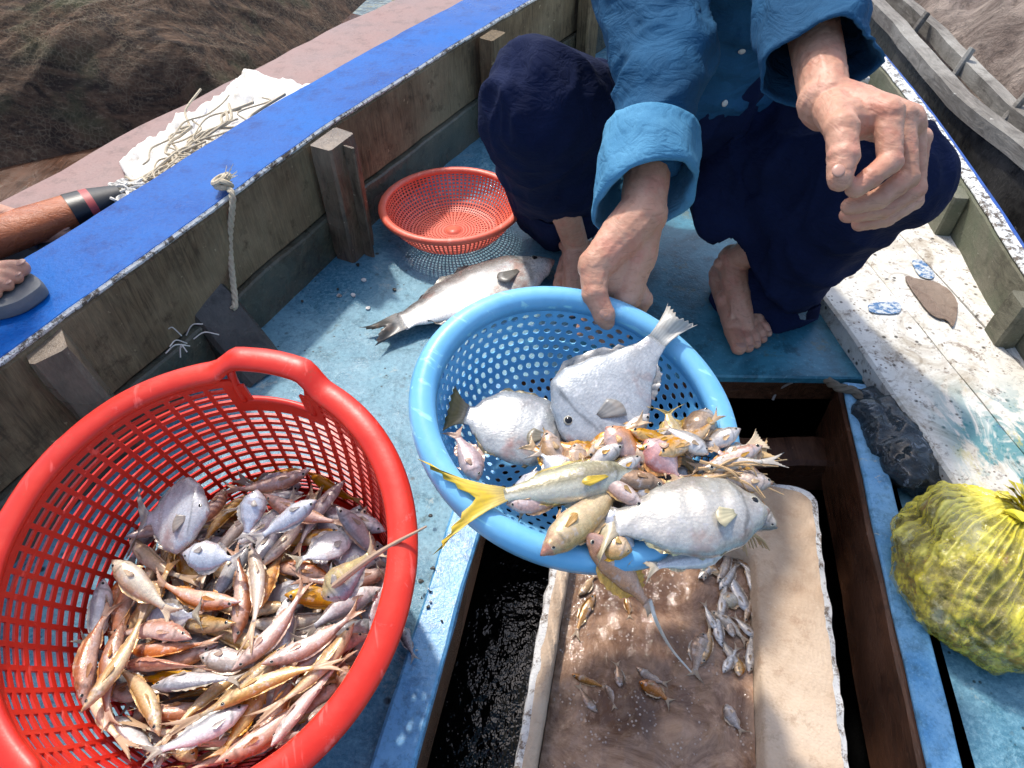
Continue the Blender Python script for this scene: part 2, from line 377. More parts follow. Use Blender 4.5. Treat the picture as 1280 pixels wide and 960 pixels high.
slab('side_plank', LD, .0, .022, .115, .292, M['wall'], .002)
slab('side_plank', LD, -.014, .020, -.012, .113, M['wall_low'], .003)
slab('gunwale_lip', LD, .000, .0075, .2925, .3040, M['white'], .0012)
slab('gunwale_cap', LD, .008, .195, .272, .300, M['cap'], .0015)
slab('hull_side', LT, .06, .09, -.62, .271, M['hull'], 0)
# right side: low wall
RT = [Vector(p) for p in ((.84, -1.3, .17), (.90, -.5, .17), (.95, .2, .17), (1.01, .7, .17))] + [G(1280, 345, .17), G(1220, 250, .17), G(1160, 160, .17), G(1128, 116, .17)] + [Vector(p) for p in ((1.16, 2.3, .17), (1.15, 2.7, .2), (1.07, 3.1, .26), (.95, 3.5, .36))]
RT = catmull(RT, 6); RD = dense(RT, 4)
def slab_r(name, d0, d1, z0, z1, mat, wob=.0015, path=RD):
    p2 = [Vector((p.x, p.y, .3 + (p.z - .17))) for p in path]
    return slab(name, p2, -d0, -d1, z0, z1, mat, wob)
slab_r('side_plank', 0, .022, -.02, .165, M['wall_r'], .002)
slab_r('gunwale_lip', .002, .034, .1655, .176, M['white'], .002)
slab_r('hull_side', .03, .06, -.62, .16, M['hull'], 0, RT)
# floor boards with the hatch cut out
zc0 = Vector((.02, .968, 0)); zc1 = Vector((.735, .956, 0)); hl = Vector((-.2, -.12, 0)); hr = Vector((.47, -.14, 0))
hl = Vector((zc0.x - 1.1 * .203, zc0.y - 1.1, 0)); hr = Vector((zc1.x + .02 - 1.1 * .18, zc1.y - 1.1, 0))
def poly_fill(name, outer, holes, z, mat, cell=None):
    bm = bmesh.new(); es = []
    for loop in [outer] + holes:
        vs = [bm.verts.new((p[0], p[1], z)) for p in loop]
        es += [bm.edges.new((vs[i], vs[(i + 1) % len(vs)])) for i in range(len(vs))]
    bmesh.ops.triangle_fill(bm, edges=es, use_beauty=True, normal=(0, 0, 1))
    for f in bm.faces:
        if f.normal.z < 0: f.normal_flip()
    me = bpy.data.meshes.new(name); bm.to_mesh(me); bm.free(); return link(name, me, mat, boat)
outer = [p for p in offs(LT, .015)] + [Vector((.95, 3.45, 0))] + [p for p in offs(RT, -.015)][::-1][1:]
poly_fill('deck', outer, [[zc0, zc1, hr, hl]], 0, M['deck'])
# panel the man stands on, his shadow painted in as darker teal, 1.6 cm proud of the deck
tp = [zc0 + Vector((.10, -.012, 0)), zc1 + Vector((.012, -.012, 0)), Vector((.70, 1.12, 0)), Vector((.74, 1.55, 0)), Vector((.76, 1.9, 0)), Vector((.27, 1.98, 0)), Vector((.20, 1.4, 0))]
m = MB(); n = len(tp); e = Vector((.428, 1.5, 0))
def inset(p, d): return p + (e - p).normalized() * d
m.loft([[p + Vector((0, 0, .002)) for p in tp], [p + Vector((0, 0, .015)) for p in tp], [inset(p, .004) + Vector((0, 0, .019)) for p in tp]])
m.build('foot_panel', M['teal'], boat, autos=25)
# hatch fascias below the deck
timber('hatch_front_board', zc0 + Vector((-.05, .012, -.035)), zc1 + Vector((.04, .012, -.035)), .022, .062, M['brown'], boat)
timber('cross_beam', Vector((.0, .85, -.14)), Vector((.72, .845, -.14)), .075, .10, M['brown'], boat, bev=.008, wob=.006, seg=16)
timber('hatch_side_board', hl + Vector((-.014, 0, -.05)), zc0 + Vector((-.014, 0, -.05)), .026, .092, M['brown'], boat)
timber('hatch_edge_strip', hl + Vector((-.032, 0, .0085)), zc0 + Vector((-.032, -.04, .0085)), .056, .022, M['strip'], boat, seg=22)
b0, b1 = Vector((.5, .0, 0)), G(1046, 496, 0)
bd = (G(1046, 496, 0) - G(1118, 840, 0)); bd.normalize(); b1 = G(1049, 489, 0) + AU * .012; b0 = b1 - bd * 1.15
timber('hatch_beam', b0 + Vector((0, 0, -.06)), b1 + Vector((0, 0, -.06)), .042, .155, M['brown'], boat, seg=24, wob=.003)
timber('beam_cap', b0 + AU * .008 + Vector((0, 0, .0235)), b1 + AU * .008 + Vector((0, 0, .0235)), .046, .010, M['beam_blue'], boat, seg=24, wob=.002, bev=.003)
# hold
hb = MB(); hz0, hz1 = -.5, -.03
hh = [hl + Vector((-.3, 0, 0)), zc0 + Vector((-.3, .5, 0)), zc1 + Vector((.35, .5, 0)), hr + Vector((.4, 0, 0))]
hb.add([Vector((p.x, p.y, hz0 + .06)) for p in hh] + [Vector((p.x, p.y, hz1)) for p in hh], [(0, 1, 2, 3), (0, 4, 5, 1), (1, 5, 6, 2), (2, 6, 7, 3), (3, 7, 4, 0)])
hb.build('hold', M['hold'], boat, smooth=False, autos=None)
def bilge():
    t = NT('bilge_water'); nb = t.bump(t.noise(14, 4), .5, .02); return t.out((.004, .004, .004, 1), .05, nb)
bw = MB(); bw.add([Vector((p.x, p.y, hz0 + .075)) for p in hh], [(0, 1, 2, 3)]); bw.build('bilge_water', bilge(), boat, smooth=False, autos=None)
# white side bench (three boards)
bl0, bl1 = G(1190, 600, .06), G(1035, 380, .06); bdir = (bl1 - bl0).normalized(); br = Vector((bdir.y, -bdir.x, 0))
def board(a, b, y0=-1.25, y1=2.6):
    p0 = bl1 + br * ((a + b) / 2); 
    s0 = p0 + bdir * ((y0 - p0.y) / bdir.y); s1 = p0 + bdir * ((y1 - p0.y) / bdir.y)
    s0.z = s1.z = .035
    return timber('bench_board', s0, s1, b - a, .05, M['bench'], boat, seg=40, bev=.005, wob=.003)
wdt = [0, .165, .30, .48]
for a, b in zip(wdt[:-1], wdt[1:]): board(a + .002, b - .002)
# ribs on the left wall
r1 = G(450, 312, 0)
def rib(px0, top_px, ztop, wd, dp, mat, zb=0, lean=0, ang=0):
    base = G(px0[0], px0[1], zb); return base
def post(pc, ztop, wd, dp, mat, tdir, zb=-.01, lean=Vector((0, 0, 0))):
    return timber('rib', Vector((pc.x, pc.y, zb)) + lean, Vector((pc.x, pc.y, ztop)), wd, dp, mat, boat, up=tdir, seg=8, bev=.006, wob=.003)
def wall_at(y, off):
    for a, b in zip(LT[:-1], LT[1:]):
        if a.y <= y < b.y:
            p = a.lerp(b, (y - a.y) / (b.y - a.y)); t = (b - a); t.z = 0; t.normalize(); return p + Vector((t.y, -t.x, 0)) * off, t
p, t = wall_at(1.43, .042); post(p, .298, .06, .098, M['post'], t)
p, t = wall_at(1.43, .042); timber('rib_face', Vector((p.x, p.y, 0)) + Vector((t.y, -t.x, 0)) * .044 - t * .004, Vector((p.x, p.y, .290)) + Vector((t.y, -t.x, 0)) * .044 - t * .004, .030, .006, M['post'], boat, up=t)
p, t = wall_at(2.07, .04); post(p, .295, .05, .08, M['wall'], t)
p, t = wall_at(2.6, .04); post(p, .30, .05, .08, M['wall'], t)
# knee blocks: short sloping timbers leaning out of the wall
def knee(ptop, pbot, wd, ht, mat, up):
    return timber('knee', ptop, pbot, wd, ht, mat, boat, up=up, bev=.008, wob=.004, seg=8)
n_w = Vector((.87, -.46, 0))
k1 = G(62, 432, .285); knee(k1 + Vector((-.008, .0, 0)), G(150, 560, .02) + Vector((.0, .02, 0)), .068, .062, M['post'], Vector((.5, .3, .8)))
k2a = G(292, 402, .10); k2b = G(330, 470, -.02)
knee(k2a + Vector((-.075, .045, .03)), k2b, .10, .085, M['rib_dark'], Vector((.3, -.3, .9)))
# right wall frames
for yy in (1.02, 1.42, 1.9, .5):
    for a, b in zip(RT[:-1], RT[1:]):
        if a.y <= yy < b.y:
            q = a.lerp(b, (yy - a.y) / (b.y - a.y)); t = (b - a); t.z = 0; t.normalize()
            timber('rib', Vector((q.x - .02, q.y, .05)), Vector((q.x - .02, q.y, .162)), .038, .06, M['wall_r'], boat, up=t, bev=.005)
# transverse frame far forward
timber('thwart', Vector((-.12, 2.12, .12)), Vector((1.12, 2.2, .12)), .14, .04, M['bench'], boat, wob=.004)

# ------------------------------------------------------------------ rope on the left wall
def rope_pts(p0, p1, sag=0, n=20, wob=.003):
    out = []
    for i in range(n + 1):
        f = i / n; c = Vector(p0).lerp(Vector(p1), f); c.z -= sag * 4 * f * (1 - f)
        out.append(c + Vector((fbm((f * 4, p0[0], 1)), fbm((f * 4, p0[1], 5)), 0)) * wob)
    return out
def twist_tube(mb, pts, r, strands=3, pitch=.012, n=6):
    pts = catmull(pts, 4) if len(pts) < 12 else pts
    L = 0; acc = [0]
    for a, b in zip(pts[:-1], pts[1:]): L += (b - a).length; acc.append(L)
    k = max(int(L / pitch * 5), len(pts)); samp = []; j = 0
    for i in range(k + 1):
        d = L * i / k
        while j < len(acc) - 2 and acc[j + 1] < d: j += 1
        f = (d - acc[j]) / max(acc[j + 1] - acc[j], 1e-9); samp.append(pts[j].lerp(pts[j + 1], f))
    for s_ in range(strands):
        path = []; up = Vector((0, 0, 1))
        for i, p in enumerate(samp):
            t = (samp[min(i + 1, k)] - samp[max(i - 1, 0)]).normalized()
            if abs(t.dot(up)) > .98: up = Vector((0, 1, 0)) if abs(t.y) < .9 else Vector((1, 0, 0))
            a = t.cross(up).normalized(); up = a.cross(t).normalized()
            q = 2 * math.pi * (L * i / k / pitch / 3 + s_ / strands); path.append(p + (a * math.cos(q) + up * math.sin(q)) * r * .5)
        mb.tube(path, r * .58, n)
rp = empty('mooring_rope', G(283, 232, .306)); tag(rp, 'frayed cream rope knotted over the left gunwale and hanging down the wall', 'rope')
m = MB()
top = G(281, 232, .312); wall_top = G(290, 240, .31)
twist_tube(m, [top, G(284, 246, .306) + Vector((.012, -.004, 0)), G(287, 300, .22) , G(290, 340, .165), G(294, 378, .125), G(291, 386, .12) ], .0062, 3, .014)
m.build('hanging_line', M['rope'], rp)
m = MB()
for i in range(5):
    a = rnd.random() * 6; c = top + Vector((rnd.uniform(-.008, .008), rnd.uniform(-.008, .008), .002 + i * .003))
    ax1 = Vector((math.cos(a), math.sin(a), rnd.uniform(-.4, .4))).normalized(); ax2 = ax1.cross(Vector((rnd.random(), rnd.random(), 1)).normalized()).normalized()
    m.tube([c + ax1 * math.cos(q) * .013 + ax2 * math.sin(q) * .011 for q in [2 * math.pi * k / 14 for k in range(14)]], .0055, 7, wrap=True)
m.build('knot', M['rope'], rp)
m = MB()
for i in range(22):
    d = Vector((rnd.uniform(.1, 1), rnd.uniform(.2, 1), rnd.uniform(.2, 1.2))) * rnd.uniform(.012, .034); m.tube([top, top + d * .5 + Vector((0, 0, .004)), top + d], [.002, .0013, .0006], 4)
m.build('frayed_end', M['rope_white'], rp)

# ------------------------------------------------------------------ neighbouring boats
nb = empty('neighbouring_boat', (-1.2, 1.5, -.5)); tag(nb, 'neighbouring wooden boat with mauve deck board beyond the blue gunwale', 'boat')
M['mauve'] = paint_mat('mauve_paint', (.20, .11, .095, 1), (.29, .17, .15, 1), (.11, .06, .05, 1), speck=False, rough=(.4, .7))
M['sail'] = paint_mat('bleached_canvas', (.72, .68, .60, 1), (.85, .83, .78, 1), (.45, .38, .28, 1), speck=False, rough=(.7, .9), sc=2)
M['netbrown'] = None
nl = offs(LT, .245); nl = [p for p in nl if -1 < p.y < 2.7]
def nslab(name, d0, d1, z0, z1, mat, wob=.003):
    rings = []
    for p, q in zip(offs(nl, d0), offs(nl, d1)):
        rings.append([Vector((a.x, a.y, z)) + Vector((0, 0, fbm(a * 5) * wob)) for a, z in ((p, z0), (q, z0), (q, z1), (p, z1))])
    m = MB(); m.loft(rings); return m.build(name, mat, nb, autos=30)
nslab('hull', 0, .03, -.6, .17, M['hull'], 0)
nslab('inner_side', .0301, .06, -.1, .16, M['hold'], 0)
nslab('deck_board', .10, .36, .10, .19, M['mauve'], .01)
nslab('deck', .36, 1.6, .0, .04, M['brown'], .01)
nslab('far_gunwale', 1.6, 1.72, -.6, .3, M['wall'], .01)
# sheet of bleached canvas with rope heap on it
cv = MB(); 
cpx = [(335, 112), (205, 152), (168, 222), (215, 262), (290, 205), (362, 130)]
cw = [G(x, y, .215) for x, y in cpx]
def patch(mb, quad, nu, nv, fn):
    vs = []; fs = []
    for i in range(nu + 1):
        for j in range(nv + 1):
            u, v = i / nu, j / nv; p = quad[0].lerp(quad[1], u).lerp(quad[3].lerp(quad[2], u), v); vs.append(p + fn(u, v, p))
    for i in range(nu):
        for j in range(nv):
            a = i * (nv + 1) + j; fs.append((a, a + 1, a + nv + 2, a + nv + 1))
    mb.add(vs, fs)
patch(cv, [G(180, 262, .2), G(395, 112, .2), G(310, 95, .2), G(150, 205, .2)], 60, 26, lambda u, v, p: Vector((0, 0, .018 * fbm(p * 9) + .012 * fbm(p * 30) + .012)))
o = cv.build('canvas', M['sail']); md = o.modifiers.new('s', 'SOLIDIFY'); md.thickness = .004
tag(o, 'crumpled bleached canvas in the sun beside the blue gunwale', 'canvas')
m = MB()
c0 = G(200, 235, .235)
for i in range(24):
    a, b = (G(rnd.uniform(165, 215), rnd.uniform(215, 245), .24), G(rnd.uniform(230, 360), rnd.uniform(118, 200), .245))
    pp = [a.lerp(b, k / 7) + Vector((rnd.uniform(-.035, .035), rnd.uniform(-.035, .035), rnd.uniform(0, .012))) for k in range(8)]
    m.tube(catmull(pp, 5), rnd.choice((.0022, .003, .0038)), 6)
o = m.build('rope_coil', M['rope']); tag(o, 'loose tan ropes spread over the bleached canvas', 'rope')
m = MB()
for i in range(34):
    c = G(158 + rnd.uniform(-17, 17), 240 + rnd.uniform(-12, 12), .245 + rnd.uniform(0, .02)); a = rnd.uniform(0, 6); r_ = rnd.uniform(.010, .022)
    ax1 = Vector((math.cos(a), math.sin(a), rnd.uniform(-.5, .5))).normalized(); ax2 = ax1.cross(Vector((rnd.random(), rnd.random(), 1)).normalized()).normalized()
    m.tube([c + ax1 * math.cos(q) * r_ + ax2 * math.sin(q) * r_ for q in [2 * math.pi * k / 12 for k in range(12)]], .0032, 5, wrap=True)
o = m.build('rope_bundle', M['rope_white']); tag(o, 'white rope bundle tied round the taped end of the pole', 'rope')
# orange wooden pole with taped end
pl = empty('wooden_pole', G(60, 300, .26)); tag(pl, 'thick orange brown wooden pole with black and red taped end', 'pole')
M['orange'] = wood_mat('orange_varnish', (.28, .06, .015, 1), (.52, .14, .04, 1), (.60, .22, .09, 1), (.6, 3, 3), wet=.3)
a, b = G(-160, 350, .26), G(150, 243, .26); d = b - a
def seg(f0, f1, r0, r1, name, mat):
    m = MB(); k = 8; m.tube([a + d * (f0 + (f1 - f0) * i / k) for i in range(k + 1)], [r0 + (r1 - r0) * i / k for i in range(k + 1)], 18, flat=.7); return m.build(name, mat, pl, autos=50)
seg(0, .78, .062, .044, 'shaft', M['orange']); seg(.775, .845, .046, .043, 'tape', flat('black_tape', (.01, .01, .012, 1), .4)); seg(.845, .88, .043, .041, 'tape', flat('red_tape', (.45, .06, .06, 1), .5)); seg(.88, 1, .041, .026, 'tape', flat('grey_black_tape', (.02, .022, .025, 1), .5))
# net heap on the neighbour
def net_mat():
    t = NT('brown_net'); v = t.vec((.35, 2.6, 2.6), rot=(0, 0, -.62)); g = t.noise(6, 7, .7, v, 1.5); k = t.noise(40, 6, .8, v)
    c = t.mix(t.step(g, .4, .62), (.04, .022, .014, 1), (.22, .125, .07, 1)); c = t.mix(t.mul(t.step(t.noise(3.3, 4, .6), .53, .64), .8), c, (.10, .11, .05, 1))
    c = t.mix(t.mul(t.step(k, .54, .68), .7), c, (.42, .32, .21, 1))
    ed = t.voro(80, 'DISTANCE_TO_EDGE', t.vec((1, 1, .6)), .8); ln = t.mul(t.step(ed, .09, .03), t.step(t.noise(7, 4, .7), .40, .60)); c = t.mix(t.mul(ln, .5), c, (.34, .27, .17, 1)); c = t.mix(t.mul(t.step(ed, .15, .4), .2), c, (.012, .009, .006, 1))
    return t.out(c, .9, t.bump(ln, .6, .006, t.bump(k, .9, .015, t.bump(g, .8, .05))))
M['net'] = net_mat()
def tarp_mat():
    t = NT('taupe_tarpaulin'); a = t.noise(5, 7, .7, dist=1); b = t.noise(26, 6, .75, dist=1.2)
    c = t.mix(t.step(a, .4, .6), (.13, .09, .07, 1), (.34, .27, .22, 1)); c = t.mix(t.mul(t.step(b, .54, .64), .7), c, (.06, .045, .035, 1)); return t.out(c, .75, t.bump(b, .8, .02, t.bump(a, .8, .05)))
M['net2'] = tarp_mat()
def heap(name, quad, hgt, mat, seed, nu=70, nv=50):
    m = MB()
    def f(u, v, p):
        e = min(1, 6 * min(u, 1 - u, v, 1 - v)); e = math.sin(e * math.pi / 2)
        q = Vector(((p.x * math.cos(.9) + p.y * math.sin(.9)) * .45, (-p.x * math.sin(.9) + p.y * math.cos(.9)) * 2.2, seed))
        return Vector((0, 0, e * hgt * (.72 + .30 * fbm(p * 1.6 + Vector((0, 0, seed))) + .26 * (1 - 2.2 * abs(noise.noise(q * 2.4))) * .5 + .10 * (1 - 3 * abs(noise.noise(q * 7))) * .5 + .035 * fbm(q * 16))))
    patch(m, quad, nu, nv, f); return m.build(name, mat, autos=None)
o = heap('net_heap', [Vector((-2.9, .9, .04)), Vector((-.86, 2.1, .04)), Vector((-.55, 3.6, .04)), Vector((-3.0, 2.9, .04))], .30, M['net'], 3.0, 150, 110)
tag(o, 'big heap of brown and green fishing net piled on the neighbouring boat', 'fishing net')
m = MB()
for i in range(0):
    p = G(50 + i * 11, 170 - i * 5.2, .36); q = G(46 + i * 11 + rnd.uniform(-3, 3), 150 - i * 5 + rnd.uniform(-3, 3), .43); m.tube(catmull([p, p.lerp(q, .5) + Vector((.006, 0, .006)), q, q + Vector((.02, .02, -.01))], 4), .0035, 6)

o = None and m.build('net_lacing', flat('olive_line', (.34, .33, .16, 1), .8)); 
# right neighbour
nr = empty('moored_boat', (1.9, 1.6, -.5)); tag(nr, 'grey weathered boat moored beyond the low right wall', 'boat')
m = MB(); rl = [Vector((1.18, .2, 0)), Vector((1.25, 1.1, 0)), G(1280, 212, .17), G(1175, 124, .17), Vector((1.28, 2.6, 0)), Vector((1.3, 3.4, 0))]; rl = catmull([Vector((p.x + .03, p.y, 0)) for p in rl], 6)
def rslab(name, d0, d1, z0, z1, mat, wob=.006):
    rings = []
    for p in rl:
        rings.append([Vector((p.x + dd, p.y, z)) + Vector((fbm(p * 9) * wob, 0, fbm(p * 7) * wob)) for dd, z in ((d0, z0), (d1, z0), (d1, z1), (d0, z1))])
    m = MB(); m.loft(rings); return m.build(name, mat, nr, autos=30)
M['pale'] = wood_mat('bleached_grey_wood', (.10, .09, .075, 1), (.32, .29, .25, 1), (.58, .56, .50, 1), (4, .6, 4), wet=0)
rslab('gunwale', .0, .05, .15, .19, M['pale']); rslab('side_plank', .01, .04, -.6, .15, M['rib_dark']); rslab('deck', .06, 1.3, -.1, -.02, M['hold']); rslab('rail', .16, .20, .12, .165, M['pale'])
for i in range(5):
    y = 1.2 + i * .33; timber('stanchion', Vector((1.36 + .03 * (i % 2), y, -.02)), Vector((1.45, y + .02, .20)), .02, .02, M['pale'], nr)
o = heap('tarpaulin', [Vector((1.5, 1.2, -.02)), Vector((2.9, 1.2, -.02)), Vector((3.0, 3.4, -.02)), Vector((1.46, 3.2, -.02))], .36, M['net2'], 9.0)
tag(o, 'crumpled taupe tarpaulin heaped on the moored boat at right', 'tarpaulin')
# ------------------------------------------------------------------ fish
def fish_mat(name, rough=.3, metal=.15, sc=1, scale_bump=.35, var=.35):
    t = NT(name); c = t.attr(); a = t.noise(30 * sc, 5, .7); r = t.rand(); b = t.noise(95, 4, .7)
    c = t.mix(t.mul(t.step(a, .5, .7), .5), c, t.mix(1, c, (.50, .40, .36, 1), 'MULTIPLY'))
    c = t.mix(t.mul(t.step(t.noise(22 * sc, 8, .8, dist=1), .50, .62), .24), c, t.mix(1, c, (.42, .42, .46, 1), 'MULTIPLY'))
    c = t.mix(t.mul(t.step(b, .55, .68), .45), c, t.mix(.75, c, (.85, .86, .90, 1)))
    c = t.mix(t.mul(t.step(t.noise(14 * sc, 4, .7), .58, .68), .45), c, (.36, .14, .10, 1))
    vs_ = t.voro(300 * sc, vec=t.vec((1, 1.3, 1))); c = t.mix(t.mul(t.step(vs_, .34, .66), .20), c, t.mix(1, c, (.34, .34, .38, 1), 'MULTIPLY')); c = t.mix(t.mul(t.step(t.noise(10 * sc, 6, .75, dist=1.2), .50, .60), .22), c, t.mix(1, c, (.45, .46, .52, 1), 'MULTIPLY'))
    h = t.n('ShaderNodeHueSaturation'); t.put(h.inputs['Color'], c)
    m = t.n('ShaderNodeMapRange'); t.put(m.inputs[0], r); m.inputs[3].default_value = 1 - var * .6; m.inputs[4].default_value = 1 + var * 1.1; t.put(h.inputs['Value'], m.outputs[0])
    r2 = t.mul(t.mul(r, 7.31), 1, 'PINGPONG'); m2 = t.n('ShaderNodeMapRange'); t.put(m2.inputs[0], r2); m2.inputs[3].default_value = .75; m2.inputs[4].default_value = 1.55; t.put(h.inputs['Saturation'], m2.outputs[0])
    sc_ = t.voro(330 * sc, vec=t.vec((1, 1.3, 1))); nb = t.bump(sc_, scale_bump, .0012); nb = t.bump(a, .14, .003, nb)
    rr = t.n('ShaderNodeMapRange'); t.put(rr.inputs[0], b); rr.inputs[3].default_value = rough - .12; rr.inputs[4].default_value = rough + .15
    return t.out(h.outputs[0], rr.outputs[0], nb, Metallic=metal, Subsurface_Weight=.06, Subsurface_Radius=(.01, .006, .004), Subsurface_Scale=.2)
M['fish'] = fish_mat('wet_fish_skin', .3, .15, 1, .2); M['fish_big'] = fish_mat('large_fish_skin', .27, .3, .8, .13, 0)

def fin_mat():
    t = NT('fish_fin'); c = t.attr(); return t.out(t.mix(t.mul(t.step(t.noise(60, 4, .7), .5, .7), .3), c, (.35, .22, .14, 1)), .35, t.bump(t.noise(200, 3), .2, .001), Transmission_Weight=.12)
M['fin'] = fin_mat(); 
M['eye'] = flat('fish_eye', (.012, .012, .014, 1), .08, 0); M['eye_ring'] = flat('fish_eye_ring', (.55, .52, .42, 1), .2, 0)
PROF = {
 'slender': [(0, .05, .05, .12), (.03, .2, .2, .3), (.1, .5, .48, .65), (.22, .85, .85, .95), (.4, 1, 1, 1), (.65, .78, .78, .7), (.85, .4, .4, .35), (.95, .27, .27, .18), (1, .3, .3, .1)],
 'deep': [(0, .04, .04, .1), (.03, .16, .14, .3), (.1, .42, .38, .65), (.22, .78, .75, .95), (.42, 1, 1, 1), (.62, .88, .88, .75), (.8, .5, .5, .4), (.92, .17, .17, .2), (1, .18, .18, .1)],
 'file': [(0, .08, -.0, .2), (.04, .2, .10, .4), (.15, .64, .56, .7), (.33, .95, .95, 1), (.5, 1, 1, 1), (.72, .95, .88, .75), (.88, .60, .50, .4), (.95, .26, .26, .22), (1, .28, .28, .15)],
 'kite': [(0, .10, .10, .3), (.03, .3, .28, .5), (.12, .68, .62, .8), (.26, 1, .98, 1), (.38, 1, 1, .95), (.55, .78, .78, .7), (.74, .48, .46, .45), (.92, .24, .24, .2), (1, .2, .2, .12)],
 'grunt': [(0, .03, .06, .15), (.025, .16, .16, .35), (.1, .48, .42, .7), (.25, .9, .78, 1), (.45, 1, .98, 1), (.68, .84, .82, .75), (.86, .48, .46, .35), (.95, .33, .33, .2), (1, .36, .36, .12)],
}
def pinterp(P, s):
    for a, b in zip(P[:-1], P[1:]):
        if s <= b[0]:
            f = (s - a[0]) / (b[0] - a[0]); f = f * f * (3 - 2 * f) * .5 + f * .5; return [a[i] + (b[i] - a[i]) * f for i in (1, 2, 3)]
    return P[-1][1:]
def lerp3(a, b, f):
    f = max(0, min(1, f)); return tuple(a[i] + (b[i] - a[i]) * f for i in range(3))
def setcol(me, cols):
    at = me.color_attributes.new('Col', 'FLOAT_COLOR', 'POINT'); at.data.foreach_set('color', [x for c in cols for x in (c[0], c[1], c[2], 1)])
def fish_parts(L, H, T, prof, back, belly, finc, tailc, bend=0, arch=0, fork=.5, tail_h=1.0, tail_l=.2, ns=30, nr=16, stripe=None, spots=None, dorsal=.3, head=None, mouth=.0, seed=0):
    """returns dict of (verts, faces, cols) for body, tail_fin; eye positions. x forward to snout, y up the back, z thickness"""
    P = PROF[prof]; r = random.Random(seed); bl = L * (1 - tail_l); x0 = L / 2
    def warp(p):
        s = (p[0] / L); return Vector((p[0], p[1] + bend * L * (s * s - .08), p[2] + arch * L * (s * s - .08)))
    V, F, C = [], [], []
    for i in range(ns + 1):
        s = (i / ns) ** 1.25; u, l, t = pinterp(P, s); x = x0 - bl * s
        for j in range(nr):
            q = 2 * math.pi * j / nr; cy, sz = math.cos(q), math.sin(q)
            y = (u if cy > 0 else l) * H / 2 * cy; z = t * T / 2 * (abs(sz) ** 1.0) * (1 if sz > 0 else -1)
            p = Vector((x, y, z)); p += Vector((0, 0, .03 * T * fbm((x * 60, y * 60, seed + z))))
            V.append(warp(p))
            k = (cy + .15) / .75; c = lerp3(belly, back, k * .9)
            if head: c = lerp3(c, head, (.2 - s) / .12)
            if stripe and abs(cy - .15) < .2: c = lerp3(c, stripe, .8)
            if spots and noise.noise(Vector((x * 90, y * 90, seed))) > .25: c = lerp3(c, spots, .7)
            gl = .23 + .035 * math.cos(q * 2)
            if abs(s - gl) < .014 and abs(cy) < .8: c = tuple(v * .55 for v in c)
            if s < .035 and cy < .2: c = lerp3(c, (.35, .12, .08), .5)
            C.append(c)
    for i in range(ns):
        for j in range(nr):
            k = (j + 1) % nr; F.append((i * nr + j, (i + 1) * nr + j, (i + 1) * nr + k, i * nr + k))
    F.append(tuple(range(nr))); F.append(tuple(ns * nr + j for j in range(nr))[::-1])
    # dorsal and anal fins: thin ray sheets
    def fin(s0, s1, side, h, col, back_slope=.6, n=12):
        b = len(V)
        for i in range(n + 1):
            f = i / n; s = s0 + (s1 - s0) * f; u, l, t = pinterp(P, s); x = x0 - bl * s; yb = (u if side > 0 else -l) * H / 2 * (.93)
            hh = h * H * (math.sin(math.pi * min(1, .12 + f * .95)) ** .6) * (1 - .15 * (i % 2)) 
            for a, dz in ((0, 0), (.5, r.uniform(-.02, .02)), (1, r.uniform(-.05, .05))):
                V.append(warp(Vector((x - back_slope * hh * a, yb + side * hh * a, dz * H)))); C.append(tuple(v * (1 - .25 * (i % 2)) for v in lerp3(col, tuple(min(1, v * 1.2) for v in col), a)))
        for i in range(n):
            for a in range(2):
                q = b + i * 3 + a; F.append((q, q + 3, q + 4, q + 1))
    if dorsal: fin(.3, .86, 1, dorsal * .5, finc); fin(.62, .88, -1, dorsal * .42, finc); fin(.3, .38, -1, dorsal * .6, finc, 1.2, 4)
    # tail fin
    TV, TF, TC = [], [], []; u = pinterp(P, 1)[0] * H / 2; n = 16; xb = x0 - bl + .01 * L; tl = L * tail_l
    for i in range(n + 1):
        k = -1 + 2 * i / n; reach = tl * (1 - fork + fork * abs(k) ** .85); 
        for a in range(5):
            f = a / 4; y = k * (u * .95 * (1 - f) + H * .5 * tail_h * f * (.55 + .45 * f)); x = xb - reach * f * (1 - .08 * (i % 2) * (a == 4))
            z = .05 * H * math.sin(k * 3 + f * 3 + seed) * f + (T * .04) * (1 - f); TV.append(warp(Vector((x, y, z))))
            TC.append(tuple(v * (1 - .22 * (i % 2)) for v in lerp3(lerp3(belly, tailc, .6), tailc, f * 2)))
    for i in range(n):
        for a in range(4):
            q = i * 5 + a; TF.append((q, q + 5, q + 6, q + 1))
    # pectoral fin (both sides)
    pecs = []
    for sd_ in (1, -1):
        PV, PF, PC = [], [], []; pecs.append((PV, PF, PC)); b = 0; u, l, t = pinterp(P, .27); xc = x0 - bl * .27; n2 = 8
        for i in range(n2 + 1):
            k = -1 + 2 * i / n2
            for a in range(4):
                f = a / 3; PV.append(warp(Vector((xc - L * .13 * f * (1 - .25 * k * k), -H * .08 + k * H * (.03 + .09 * f) - H * .07 * f, sd_ * (T / 2 * t * .97 + T * .14 * f)))))
                PC.append(tuple(v * (1 - .3 * (i % 2)) for v in finc))
        for i in range(n2):
            for a in range(3):
                q = b + i * 4 + a; PF.append((q, q + 4, q + 5, q + 1))
    es = .115 if prof != 'slender' else .1; u, l, t = pinterp(P, es)
    eye = [(warp(Vector((x0 - bl * es, u * H / 2 * .32, sd_ * T / 2 * t * .80))), min(max(H * .058, .0026), L * .028)) for sd_ in (1, -1)]
    return dict(body=(V, F, C), tail_fin=(TV, TF, TC), pectoral_fin=pecs, eye=eye)
